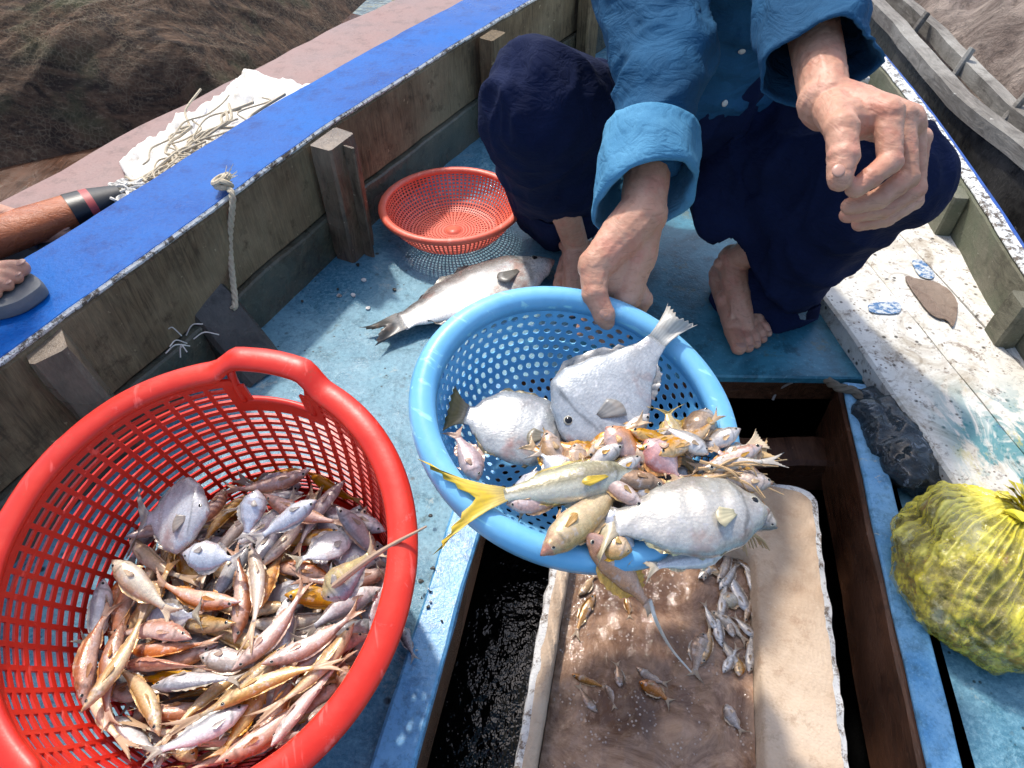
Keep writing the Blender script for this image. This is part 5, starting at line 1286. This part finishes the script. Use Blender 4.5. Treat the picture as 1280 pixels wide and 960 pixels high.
for i in range(16):
    a_ = rnd.uniform(0, 6.28); d_ = (kc - bc).normalized(); s_ = Vector((math.cos(a_), math.sin(a_), rnd.uniform(-.2, .6))); pp = catmull([kc - d_ * .012, kc + d_ * .008 + s_ * .006, kc + d_ * .016 + s_ * rnd.uniform(.018, .035), kc + d_ * .012 + s_ * rnd.uniform(.035, .06)], 4)
    rings = []
    sd_ = d_.cross(s_).normalized()
    for k, p in enumerate(pp):
        w_ = .004 + .012 * k / len(pp); rings.append([p - sd_ * w_, p + Vector((0, 0, .003 + .003 * math.sin(k * 2 + i))), p + sd_ * w_, p - Vector((0, 0, .001))])
    m.loft(rings)
m.tube([kc + (Vector((d_.y, -d_.x, 0)).normalized() * math.cos(q) + Vector((0, 0, 1)) * math.sin(q)) * .012 for q in [2 * math.pi * k / 16 for k in range(16)]], .005, 8, wrap=True)
ko = m.build('knot', flat('yellow_knot_plastic', (.78, .68, .06, 1), .2, .4, 60), yb)
def dark_plastic():
    t = NT('dark_plastic_glints'); a = t.noise(14, 6, .7); b = t.noise(45, 6, .75, dist=1); c = t.mix(t.step(a, .42, .6), (.006, .014, .018, 1), (.03, .055, .075, 1)); c = t.mix(t.mul(t.step(b, .58, .64), .7), c, (.34, .40, .46, 1)); return t.out(c, .09, t.bump(b, 1, .016, t.bump(a, 1, .02)), Coat_Weight=.5)  # pale grey blotches are highlights on the wrinkles, painted into the colour
m = MB(); kb = G(1086, 490, .03); ke = G(1165, 612, .03); rings = []
ax = (ke - kb).normalized(); sd1 = Vector((ax.y, -ax.x, 0)); n = 40
for i in range(41):
    f = i / 40; c = kb.lerp(ke, f) + sd1 * .006; wd = .056 * (math.sin(math.pi * (.08 + .84 * f)) ** .5) * (.85 + .35 * f); rings.append([])
    for j in range(n):
        q = 2 * math.pi * j / n; p = c + sd1 * (wd * math.cos(q)) + Vector((0, 0, max(-.024, .030 * math.sin(q) * (wd / .056)))); p += Vector((fbm(p * 28), fbm(p * 28 + Vector((4, 0, 0))), fbm(p * 30 + Vector((0, 4, 0))))) * .011; p.z = max(p.z, .004); rings[-1].append(p)
m.loft(rings); db = m.build('plastic_bag', dark_plastic(), autos=None); tag(db, 'crumpled shiny black green plastic bag lying between the hatch beam and the white boards', 'bag')
# ------------------------------------------------------------------ bits on the bench and the deck
def flatbit(name, pxs, z, th, mat, lab, cat, wob=.0015, sub=6):
    P_ = [G(x, y, z) for x, y in pxs]; D = []
    for i, p in enumerate(P_):
        q = P_[(i + 1) % len(P_)]; D += [p.lerp(q, j / sub) + Vector((fbm(p.lerp(q, j / sub) * 60), fbm(p.lerp(q, j / sub) * 60 + Vector((3, 0, 0))), 0)) * wob for j in range(sub)]
    D = [(D[i - 2] + D[i - 1] + D[i] + D[(i + 1) % len(D)] + D[(i + 2) % len(D)]) / 5 + Vector((fbm(D[i] * 160), fbm(D[i] * 160 + Vector((3, 0, 0))), 0)) * wob for i in range(len(D))]
    c = sum(D, Vector()) / len(D); m = MB(); m.loft([[p for p in D], [p + Vector((0, 0, th)) for p in D], [p.lerp(c, .5) + Vector((0, 0, th * 1.3)) for p in D]]); o = m.build(name, mat); tag(o, lab, cat); return o
def sticker():
    t = NT('faded_blue_print'); w_ = t.noise(60, 6, .8, t.vec((1, 1.5, 1))); return t.out(t.mix(t.step(w_, .47, .53), (.55, .58, .58, 1), (.05, .15, .32, 1)), .5)
st = sticker()
flatbit('wrapper', [(1084, 379), (1122, 377), (1128, 385), (1122, 393), (1086, 392)], .0625, .0015, st, 'small white wrapper with faded blue print, nearest the deck edge of the white boards', 'wrapper')
flatbit('wrapper', [(1138, 326), (1152, 324), (1170, 344), (1164, 350), (1148, 346)], .0625, .0015, st, 'small white wrapper with faded blue print, farther up the white boards', 'wrapper')
flatbit('dried_leaf', [(1128, 344), (1150, 350), (1168, 352), (1186, 362), (1198, 380), (1193, 412), (1184, 400), (1170, 398), (1156, 386), (1142, 366)], .0635, .002, wood_mat('dried_leaf', (.12, .075, .05, 1), (.30, .21, .15, 1), (.44, .35, .27, 1), (3, 3, 3)), 'dry brown leaf lying on the stained white boards', 'leaf')
flatbit('rubber_band', [(1095, 300), (1104, 298), (1106, 303), (1096, 305)], .0625, .004, flat('dark_crumb', (.05, .04, .03, 1), .7), 'dark crumb of dirt lying on the white boards by the knee', 'crumb')
flatbit('plastic_tag', [(478, 205), (497, 190), (518, 190), (503, 214), (480, 216)], .012, .006, flat('grey_card', (.45, .46, .42, 1), .5), 'small square grey plastic tag on the deck behind the coral basket', 'tag')
for i in range(26):
    x, y = rnd.choice([(rnd.uniform(370, 560), rnd.uniform(300, 600)), (rnd.uniform(515, 560), rnd.uniform(640, 900)), (rnd.uniform(400, 640), rnd.uniform(330, 420))]); r_ = rnd.uniform(2, 5)
    if G(x, y).x > -.05 and y > 600: continue
    flatbit('fish_scrap', [(x + r_ * math.cos(q) * rnd.uniform(.5, 1.3), y + r_ * .7 * math.sin(q) * rnd.uniform(.5, 1.3)) for q in (0, 1.2, 2.4, 3.7, 5)], .0015 if x < 505 or y < 600 else .021, .0025, M['rib_dark'] if i % 3 else M['foamw'], 'tiny scrap of %s stuck to the wet blue deck' % ('dark fish waste' if i % 3 else 'pale fish waste'), 'scrap', sub=3).__setitem__('group', 'scraps on the deck')
m = MB()
for i in range(7):
    a_ = G(rnd.uniform(225, 245), rnd.uniform(418, 436), .13); b_ = a_ + Vector((rnd.uniform(-.03, .05), rnd.uniform(-.04, .03), rnd.uniform(-.02, .03))); m.tube(catmull([a_, a_.lerp(b_, .5) + Vector((0, 0, .012)), b_], 5), .0012, 5)
o = m.build('twine', M['rope_white']); tag(o, 'scrap of white twine caught on the dark knee block', 'twine')
rp2 = MB(); twist_tube(rp2, [G(1034, 476, .03), G(1048, 484, .04), G(1066, 488, .035), G(1078, 500, .03)], .009, 3, .02); o = rp2.build('rope_end', flat('grimy_rope', (.18, .15, .11, 1), .9)); tag(o, 'grimy short rope end at the far end of the hatch beam', 'rope')
rp3 = MB(); rp3.tube(catmull([G(966, 500, -.06), G(972, 488, -.04), G(985, 480, -.01), G(990, 478, 0.0)], 6), .0028, 6); o = rp3.build('wire', flat('grey_wire', (.3, .27, .24, 1), .6)); tag(o, 'thin grey string hanging below the front of the teal panel', 'string')
# ------------------------------------------------------------------ people
from mathutils.bvhtree import BVHTree
def chain(mb, pts, rr, flat=1.0, side=None):
    for i in range(len(pts) - 1): capsule(mb, pts[i], pts[i + 1], rr[i], rr[i + 1], 14, flat, side)
def foot(mb, heel, d, medial, ankle_up=None, L=.25, toes=True):
    """heel: point under the back of the heel; d: unit forward; medial: unit towards the big toe"""
    Z = Vector((0, 0, 1)); k = L / .25
    def P(f, s, z): return heel + d * (f * k) + medial * (s * k) + Z * (z * k)
    capsule(mb, P(.032, 0, .034), P(.05, 0, .045), .031 * k, .030 * k)
    capsule(mb, P(.052, 0, .085), P(.062, 0, .07), .031 * k, .031 * k)
    capsule(mb, P(.060, .002, .078), P(.115, .004, .052), .029 * k, .026 * k); capsule(mb, P(.115, .004, .052), P(.17, .004, .026), .026 * k, .019 * k, 14)
    capsule(mb, P(.045, -.014, .026), P(.15, -.028, .018), .022 * k, .017 * k); capsule(mb, P(.045, .012, .03), P(.172, .022, .021), .022 * k, .020 * k)
    capsule(mb, P(.172, .022, .021), P(.155, -.03, .016), .019 * k, .015 * k); capsule(mb, P(.11, .02, .035), P(.11, -.022, .026), .022 * k, .02 * k)
    ellipsoid(mb, P(.055, .028, .082), AX, (.013, .013, .013)); ellipsoid(mb, P(.05, -.027, .075), AX, (.012, .012, .013))
    nails = []
    for s0, s1, f0, f1, r0, r1 in ((.026, .028, .178, .236, .0165, .0140), (.006, .0075, .176, .229, .0105, .0098), (-.009, -.0105, .170, .219, .010, .0092), (-.022, -.0275, .162, .206, .0097, .0088), (-.033, -.043, .150, .190, .0095, .0084)):
        a, b = P(f0, s0, .017), P((f0 + f1) / 2 + .004, (s0 + s1) / 2, .0195 if r0 < .012 else .017); c = P(f1 - r1, s1, r1 + .001)
        capsule(mb, a, b, r0 * k, r0 * .92 * k); capsule(mb, b, c, r0 * .9 * k, r1 * k); nails.append((c + Z * r1 * .82 * k + d * .003, (d + Z * .1).normalized(), medial, r1 * .62 * k))
    for s in (.02, .008, -.004): capsule(mb, P(.09, s * .6, .076), P(.165, s * 1.4, .040), .006, .0045)
    return P(.058, 0, .09), nails
def hand_fingers(mb, fingers):
    for pts, rr in fingers:
        chain(mb, pts, rr)
        for p, r in zip(pts[1:-1], rr[1:-1]): ellipsoid(mb, p, AX, (r * 1.07,) * 3)
def nail(c, fwd, side, r, parent):
    m = MB(); up = side.cross(fwd).normalized()
    if up.z < 0 and abs(up.z) > .3: up = -up
    ellipsoid(m, c, (fwd, side, up), (r * 1.15, r, r * .28), 12, 8); return m.build('nail', M['nail'], parent, autos=None)
def open_end(me, P, n, rad):
    """cut the closed end of a sleeve or trouser leg beyond plane P, n"""
    bm = bmesh.new(); bm.from_mesh(me); kill = [v for v in bm.verts if (v.co - P).dot(n) > 0 and (v.co - P).length < rad]
    bmesh.ops.delete(bm, geom=kill, context='VERTS')
    for e in bm.edges:
        if e.is_boundary:
            for v in e.verts:
                if (v.co - P).length < rad * 1.2: v.co -= n * (v.co - P).dot(n)
    bm.to_mesh(me); bm.free()
def head(mb, c, f, up):
    """head centred at c facing f"""
    s = f.cross(up).normalized(); f = up.cross(s).normalized()
    ellipsoid(mb, c + up * .02, (s, f, up), (.075, .092, .105), 24, 16); ellipsoid(mb, c - up * .055 + f * .025, (s, f, up), (.056, .062, .062), 20, 12)
    ellipsoid(mb, c - up * .10 + f * .055, (s, f, up), (.025, .025, .02)); capsule(mb, c + f * .083 + up * .02, c + f * .104 - up * .022, .008, .013); ellipsoid(mb, c + f * .096 - up * .026, (s, f, up), (.019, .011, .009))
    for k in (-1, 1):
        ellipsoid(mb, c + s * k * .074 - up * .005, (s, f, up), (.009, .02, .032)); ellipsoid(mb, c + s * k * .034 + f * .072 - up * .02, (s, f, up), (.022, .018, .02)); ellipsoid(mb, c + s * k * .030 + f * .082 + up * .030, (s, f, up), (.022, .010, .007))
    ellipsoid(mb, c + f * .087 - up * .060, (s, f, up), (.024, .010, .006)); ellipsoid(mb, c + f * .085 - up * .070, (s, f, up), (.020, .010, .007))
    return s, f
def head_parts(c, f, up, root, hat=False):
    s = f.cross(up).normalized()
    for k in (-1, 1):
        m = MB(); ellipsoid(m, c + s * k * .031 + f * .086 + up * .006, (s, f, up), (.013, .008, .008)); m.build('eye', M['eye'], root, autos=None)
    m = MB(); ellipsoid(m, c + up * .045 - f * .016, (s, f, up), (.084, .092, .093), 28, 20); me = remesh(m, .006, 2); displace(me, lambda p, n: n * (.006 * fbm(p * 60)) + Vector((0, 0, 0))); 
    o = link('hair', me, M['hair'], root)
def wrinkle(seed, amp, sc, sq=(1, 1, 1)):
    def fn(p, n):
        q = Vector((p.x * sq[0], p.y * sq[1], p.z * sq[2])) * sc + Vector((seed, 0, 0)); w_ = Vector((noise.noise(q * .7), noise.noise(q * .7 + Vector((7, 0, 0))), 0)) * .8
        a = 1 - abs(noise.noise(q + w_)) * 2.6; b = fbm(q * .45)
        return n * amp * (max(a, -.2) * .55 + b * .8)
    return fn

man = empty('person', (.36, 1.4, 0)); tag(man, 'person in blue denim shirt and wide dark navy trousers squatting barefoot, holding the blue basket', 'person')
V3 = Vector
body = MB()
# trunk and head (body)
hipR, hipL = V3((.25, 1.46, .30)), V3((.46, 1.44, .29)); kneeR, kneeL = V3((.035, 1.18, .48)), V3((.645, 1.05, .405))
pel, belly, chest, neck = V3((.355, 1.48, .32)), V3((.36, 1.40, .46)), V3((.365, 1.32, .64)), V3((.37, 1.24, .83))
ellipsoid(body, pel, AX, (.155, .11, .11)); capsule(body, pel, belly, .12, .11); capsule(body, belly, chest, .115, .13); ellipsoid(body, chest, AX, (.16, .11, .15)); capsule(body, V3((.24, 1.28, .75)), V3((.50, 1.28, .75)), .055, .055); capsule(body, chest + V3((0, -.03, .10)), neck + V3((0, -.03, .04)), .055, .052)
hc = V3((.37, 1.15, .955)); hf = V3((-.15, -.75, -.62)).normalized(); hup = (V3((0, 0, 1)) - hf * hf.z).normalized(); head(body, hc, hf, hup)
# legs
fR_d = V3((-.12, -.99, 0)).normalized(); fR_h = V3((.155, 1.375, .0)); ankR, nR = foot(body, fR_h, fR_d, V3((.99, -.12, 0)))
fL_h = G(893, 352, .019) + V3((.005, .01, 0)); fL_d = (G(940, 442, .019) - fL_h).normalized(); ankL, nL = foot(body, fL_h, fL_d, V3((fL_d.y, -fL_d.x, 0)), L=.285)
for hip, knee, ank in ((hipR, kneeR, ankR), (hipL, kneeL, ankL)):
    capsule(body, hip, knee, .075, .052); mid = knee.lerp(ank, .35) + V3((0, .02, 0)); capsule(body, knee, mid, .052, .050); capsule(body, mid, knee.lerp(ank, .8), .048, .032); capsule(body, knee.lerp(ank, .8), ank, .032, .030)
# right arm (left in the photo) and its hand, palm up, thumb over the rim
shR, elR = V3((.185, 1.25, .76)), V3((.215, 1.00, .625)); wrR = Q(803, 268, .885)
capsule(body, shR, elR, .050, .040); capsule(body, elR, elR.lerp(wrR, .45), .041, .038); capsule(body, elR.lerp(wrR, .4), wrR, .040, .035, 16, .85)
rimP = FB.on(762, 366, .0); ro = (rimP - FB.C); ro -= FB.n * ro.dot(FB.n); ro.normalize(); rs = FB.n.cross(ro).normalized(); 
if rs.x < 0: rs = -rs
TZ = (rimP.y * cP + (CAMZ - rimP.z) * sP)
cmc = Q(768, 305, TZ - .012); 
capsule(body, wrR, Q(775, 300, TZ - .005), .034, .031); capsule(body, Q(773, 300, TZ - .005), Q(743, 334, TZ - .014), .029, .0225)
capsule(body, wrR, Q(797, 322, TZ + .010), .029, .026); capsule(body, Q(795, 318, TZ + .008), Q(783, 372, TZ + .016), .026, .020); capsule(body, Q(770, 318, TZ + .006), Q(762, 350, TZ + .012), .026, .022)
hand_fingers(body, [([Q(743, 330, TZ - .014), Q(743, 366, TZ - .020), Q(755, 394, TZ - .016), Q(758, 402, TZ - .013)], [.0215, .0165, .0142, .0115])])
thumb_t = Q(757, 395, TZ - .024)
for i, (s_, ln) in enumerate(((-.022, 0), (.0, .004), (.022, 0), (.042, -.008))):
    b0_ = rimP + rs * (s_ + .006) + ro * .022 - FB.n * .020; b1_ = rimP + rs * (s_ + .004) + ro * .016 - FB.n * (.052 + ln); b2_ = rimP + rs * (s_ * .9) - ro * .004 - FB.n * (.072 + ln); b3_ = rimP + rs * (s_ * .85) - ro * .018 - FB.n * (.082 + ln)
    hand_fingers(body, [([Q(778, 335, TZ + .014).lerp(b0_, .35), b0_, b1_, b2_, b3_], [.017, .0125, .0112, .0100, .0092])])
# left arm (right in the photo): relaxed hand hanging in front of the knee
shL, elL = V3((.545, 1.25, .76)), V3((.375, .965, .735)); wrL = Q(1032, 128, .735)
capsule(body, shL, elL, .050, .040); capsule(body, elL, wrL, .038, .030, 16, .85)
D0 = .70
mc = [Q(1110, 142, D0 - .02), Q(1126, 146, D0 + .002), Q(1139, 158, D0 + .022), Q(1147, 174, D0 + .042)]
for p, r in zip(mc, (.0165, .0165, .016, .0150)): capsule(body, wrL, p, .026, r)
capsule(body, wrL, mc[1].lerp(mc[2], .5), .030, .020)
capsule(body, Q(1058, 150, D0 - .005), Q(1095, 155, D0 + .005), .022, .016)
fing = [([mc[0], Q(1113, 202, D0 - .028), Q(1088, 222, D0 - .036), Q(1069, 236, D0 - .036)], [.0150, .0120, .0108, .0094]),
        ([mc[1], Q(1134, 222, D0 - .001), Q(1098, 249, D0 - .009), Q(1062, 258, D0 - .010)], [.0150, .0120, .0108, .0094]),
        ([mc[2], Q(1144, 236, D0 + .025), Q(1104, 262, D0 + .018), Q(1060, 269, D0 + .014)], [.0145, .0115, .0104, .0090]),
        ([mc[3], Q(1142, 251, D0 + .050), Q(1108, 273, D0 + .043), Q(1074, 280, D0 + .038)], [.0135, .0105, .0094, .0084])]
hand_fingers(body, fing)
hand_fingers(body, [([Q(1042, 138, D0 + .01), Q(1052, 162, D0 - .030), Q(1054, 196, D0 - .040), Q(1050, 224, D0 - .044)], [.0215, .0165, .0150, .0122])])
me = remesh(body, .0021, 3, .5)
displace(me, lambda p, n: n * (.0007 * fbm(p * 55) + .0005 * fbm(p * 140)))
link('body', me, M['skin'], man)
head_parts(hc, hf, hup, man)
for c, f_, s_, r in nR + nL: nail(c, f_, s_, r, man)
vd = (V3((0, 0, CAMZ)) - Q(1048, 214, D0 - .044)).normalized()
nail(Q(1048, 213, D0 - .0538), (Q(1050, 224, D0 - .044) - Q(1054, 196, D0 - .040)).normalized(), V3((.8, -.3, .1)).normalized(), .0062, man)
nail(Q(757, 394, TZ - .0292), (Q(758, 400, TZ - .014) - Q(743, 366, TZ - .020)).normalized(), V3((.95, .1, 0)).normalized(), .0075, man)
# trousers
tr = MB()
ellipsoid(tr, pel + V3((0, .01, -.02)), AX, (.185, .135, .15), 24, 16); capsule(tr, pel, belly + V3((0, -.03, -.01)), .145, .155)
hemR = V3((.098, 1.375, .225)); hemL = G(985, 372, .12)
hemL = V3((.575, 1.155, .125))
capsule(tr, hipR + V3((0, 0, -.01)), kneeR + V3((.02, .0, -.01)), .125, .092, 20); capsule(tr, kneeR + V3((.015, .0, -.01)), hemR - (kneeR - hemR).normalized() * .13, .090, .112, 20)
capsule(tr, hipL + V3((0, -.01, -.01)), kneeL + V3((-.01, 0, -.0)), .125, .080, 20); capsule(tr, kneeL + V3((-.01, 0, 0)), hemL - (kneeL - hemL).normalized() * .12, .080, .094, 20)
capsule(tr, hipL.lerp(kneeL, .35), V3((.47, 1.24, .24)), .12, .085, 20); capsule(tr, kneeL, V3((.52, 1.22, .22)), .09, .08, 20); capsule(tr, hipR, hipL, .12, .12, 20)
me = remesh(tr, .006, 8, .5)
nR_, nL_ = (hemR - kneeR).normalized(), (hemL - kneeL).normalized()
nR_ = (nR_ + V3((.0, .1, -.3))).normalized()
nL_ = (Vector((-.55, .25, -.8))).normalized()
displace(me, wrinkle(3.0, .024, 8, (1, 1, .7))); displace(me, wrinkle(13.0, .008, 19, (1, 1, .55)))
open_end(me, hemR, nR_, .16); open_end(me, hemL, nL_, .15)
o = link('trousers', me, M['navy'], man); md = o.modifiers.new('s', 'SOLIDIFY'); md.thickness = .003; md.offset = -1; me.polygons.foreach_set('use_smooth', [True] * len(me.polygons))
# shirt
sh = MB()
capsule(sh, belly + V3((0, -.03, -.025)), chest, .145, .165, 24); ellipsoid(sh, chest + V3((0, -.01, 0)), AX, (.205, .15, .17), 24, 16); ellipsoid(sh, belly + V3((.005, -.05, .01)), AX, (.175, .150, .09), 24, 16)
capsule(sh, V3((.21, 1.28, .755)), V3((.525, 1.28, .755)), .085, .085, 20); capsule(sh, chest + V3((0, -.02, .12)), neck + V3((0, -.02, -.01)), .09, .062, 20)
cfR = elR.lerp(wrR, .9); dR = (wrR - elR).normalized()
capsule(sh, shR, elR, .086, .070, 20); capsule(sh, elR, elR.lerp(wrR, .58), .064, .045, 20)
cfL = elL.lerp(wrL, .74); dL = (wrL - elL).normalized()
capsule(sh, shL, elL, .084, .060, 20); capsule(sh, elL, cfL + dL * .05, .058, .054, 20)
me = remesh(sh, .005, 7, .5); displace(me, wrinkle(11.0, .017, 10, (1, 1, 1.3))); displace(me, wrinkle(21.0, .003, 26, (1, 1, 1.6)))
def placket(p, n):
    return n * .0025 if abs(p.x - .382 - .0 * p.z) < .017 and n.y < -.2 and p.y < 1.35 else n * 0
displace(me, placket); open_end(me, cfL, dL, .155)
open_end(me, neck + V3((0, -.02, .012)), V3((0, -.2, 1)).normalized(), .10)
shirt = link('shirt', me, M['denim'], man); md = shirt.modifiers.new('s', 'SOLIDIFY'); md.thickness = .003; md.offset = -1; me.polygons.foreach_set('use_smooth', [True] * len(me.polygons))
# rolled cuff of the right sleeve
m = MB(); rings = []; aR = dR.cross(V3((0, 0, 1))).normalized(); bR = aR.cross(dR).normalized(); n = 48
c0 = elR.lerp(wrR, .50); tilt = V3((.25, -.1, -.9))
for f, r in ((0, .058), (.06, .066), (.3, .067), (.6, .068), (.9, .069), (1.0, .067), (1.02, .063), (.98, .060), (.6, .060), (.1, .057)):
    c = c0 + dR * (f * .105); rings.append([c + (aR * math.cos(q) + bR * math.sin(q)) * (r * (1 + .05 * noise.noise(V3((math.cos(q) * 2.5, math.sin(q) * 2.5, f * 1.5))))) + dR * (.030 * math.cos(q + .5)) * f for q in [2 * math.pi * j / n for j in range(n)]])
m.loft(rings, wrap=True); cu = m.build('cuff', M['cuff'], shirt, autos=None)
bm = bmesh.new(); bm.from_mesh(cu.data); bmesh.ops.subdivide_edges(bm, edges=bm.edges, cuts=2, use_grid_fill=True); bm.to_mesh(cu.data); bm.free(); displace(cu.data, wrinkle(5, .006, 18)); cu.data.polygons.foreach_set('use_smooth', [True] * len(cu.data.polygons))
# buttons found on the shirt front
bv = BVHTree.FromPolygons([v.co.copy() for v in me.vertices], [tuple(p.vertices) for p in me.polygons])
for zz in (.475, .575, .675):
    hit = bv.ray_cast(V3((.382, .6, zz)), V3((0, 1, 0)))
    if hit[0] is None: continue
    p, nn = hit[0], hit[1]; nn = nn if nn.y < 0 else -nn
    q = nn.to_track_quat('Z', 'Y').to_matrix(); m = MB(); ellipsoid(m, p + nn * .002, (q.col[0], q.col[1], q.col[2]), (.0062, .0062, .0018), 20, 8)
    for k in (-1, 1): ellipsoid(m, p + nn * .0034 + q.col[0] * .0015 * k, (q.col[0], q.col[1], q.col[2]), (.0008, .0008, .0006), 8, 6)
    m.build('button', M['button'], shirt, autos=None)
# collar
m = MB(); rings = []; nc = neck + V3((0, -.02, .0)); n = 30
for r, z in ((.066, -.01), (.066, .028), (.070, .034), (.084, .004), (.080, .0), (.068, .020)):
    rings.append([nc + V3((r * math.cos(q), r * math.sin(q) * .95, z - .012 * math.sin(q) * -1)) for q in [2 * math.pi * (j + .5) / n - math.pi / 2 for j in range(n)]])
m.loft(rings, wrap=True); m.build('collar', M['denim'], shirt)

# ------------------------------------------------------------------ bystander standing on the gunwale of the next boat
by = empty('person', (-1.05, .85, .3)); tag(by, 'person standing in grey sandals at the left edge, only the toes in view', 'person')
bb_ = MB(); zc_ = .323
tipf = G(22, 357, .325); fd = V3((.96, .22, 0)).normalized(); hl_ = tipf - fd * .245; hl_.z = zc_; hs_ = hl_.copy(); hl_ = hl_ + fd * .028; md_ = V3((-fd.y, fd.x, 0))
ank1, n1 = foot(bb_, hl_, fd, md_); h2 = hl_ + V3((-.10, .30, 0)); h2.z = zc_ - .098; ank2, n2 = foot(bb_, h2, fd, -md_)
hp1, hp2 = V3((-1.12, .93, 1.08)), V3((-1.14, 1.10, 1.08))
for a_, h_ in ((ank1, hp1), (ank2, hp2)):
    kn = a_.lerp(h_, .5) + V3((.03, 0, 0)); capsule(bb_, a_, a_.lerp(kn, .5), .032, .05); capsule(bb_, a_.lerp(kn, .5), kn, .05, .052); capsule(bb_, kn, h_, .055, .08)
ctr = (hp1 + hp2) / 2; capsule(bb_, ctr, ctr + V3((0, 0, .25)), .12, .115); capsule(bb_, ctr + V3((0, -.06, .42)), ctr + V3((0, .06, .42)), .12, .12); capsule(bb_, ctr + V3((0, -.16, .50)), ctr + V3((0, .16, .50)), .05, .05); capsule(bb_, ctr + V3((0, 0, .5)), ctr + V3((.02, 0, .62)), .05, .048)
for k in (-1, 1):
    s_ = ctr + V3((0, .18 * k, .49)); e_ = s_ + V3((.02, .04 * k, -.28)); w_ = e_ + V3((.10, -.01 * k, -.22)); capsule(bb_, s_, e_, .048, .038); capsule(bb_, e_, w_, .038, .026)
    for i in range(4):
        b_ = w_ + V3((.035, (i - 1.5) * .018, -.065)); capsule(bb_, w_, b_, .02, .012); hand_fingers(bb_, [([b_, b_ + V3((.008, 0, -.04)), b_ + V3((.0, 0, -.068)), b_ + V3((-.012, 0, -.085))], [.0105, .0095, .009, .008])])
    hand_fingers(bb_, [([w_, w_ + V3((.035, -.02 * k, -.035)), w_ + V3((.055, -.025 * k, -.06)), w_ + V3((.06, -.025 * k, -.085))], [.018, .013, .012, .010])])
hc2 = ctr + V3((.03, 0, .74)); head(bb_, hc2, V3((.9, -.1, -.3)).normalized(), V3((.3, 0, .95)).normalized())
me = remesh(bb_, .0035, 4); link('body', me, M['skin'], by); head_parts(hc2, V3((.9, -.1, -.3)).normalized(), V3((.3, 0, .95)).normalized(), by)
for c, f_, s_, r in n1 + n2: nail(c, f_, s_, r, by)
m = MB(); ellipsoid(m, ctr + V3((0, 0, .02)), AX, (.15, .19, .14), 24, 16)
for a_, h_ in ((ank1, hp1), (ank2, hp2)): capsule(m, h_, a_.lerp(h_, .5), .10, .085, 20); capsule(m, a_.lerp(h_, .5), a_.lerp(h_, .28), .085, .085, 20)
me = remesh(m, .01, 4); displace(me, wrinkle(1, .012, 9)); link('trousers', me, M['navy'], by)
m = MB(); capsule(m, ctr + V3((0, 0, .10)), ctr + V3((0, 0, .30)), .155, .15, 24); ellipsoid(m, ctr + V3((0, 0, .40)), AX, (.14, .20, .16), 24, 16)
for k in (-1, 1): s_ = ctr + V3((0, .18 * k, .49)); capsule(m, s_, s_ + V3((.02, .04 * k, -.16)), .07, .06, 20)
me = remesh(m, .01, 4); displace(me, wrinkle(6, .012, 10)); link('shirt', me, flat('grey_shirt', (.3, .3, .28, 1), .9), by)
M['sandal'] = flat('grey_sandal', (.16, .17, .18, 1), .6, .5, 60); M['strap'] = flat('dark_strap', (.03, .035, .05, 1), .5)
for heel, sgn in ((hs_, 1), (h2, -1)):
    m = MB(); D = []
    sole = [(-.012, 0, .034), (.03, 0, .036), (.10, .002, .036), (.17, -.002, .048), (.22, -.004, .050), (.255, -.004, .040), (.275, -.004, .018)]
    L_ = [heel + fd * f + md_ * sgn * (s + w_) for f, s, w_ in sole] + [heel + fd * .283 + md_ * sgn * -.004] + [heel + fd * f + md_ * sgn * (s - w_) for f, s, w_ in sole[::-1]]
    L_ = catmull(L_, 4); c = sum(L_, V3()) / len(L_)
    m.loft([[p.lerp(c, .03) + V3((0, 0, -.022)) for p in L_], [p + V3((0, 0, -.018)) for p in L_], [p + V3((0, 0, -.006)) for p in L_], [p.lerp(c, .03) + V3((0, 0, .001)) for p in L_]]); m.v = [V3(v) for v in m.v]
    so_ = m.build('sandal', M['sandal'], by)
    m = MB()
    for off in (.150, .105):
        arc = [heel + fd * (off + .01 * math.cos(t_)) + md_ * sgn * (.046 * math.cos(t_)) + V3((0, 0, max(-.004, .052 * math.sin(t_) + (.012 if off < .12 else .0)))) for t_ in [math.pi * j / 14 for j in range(15)]]
        m.tube(arc, .011, 8, .45)
    m.build('strap', M['strap'], so_)
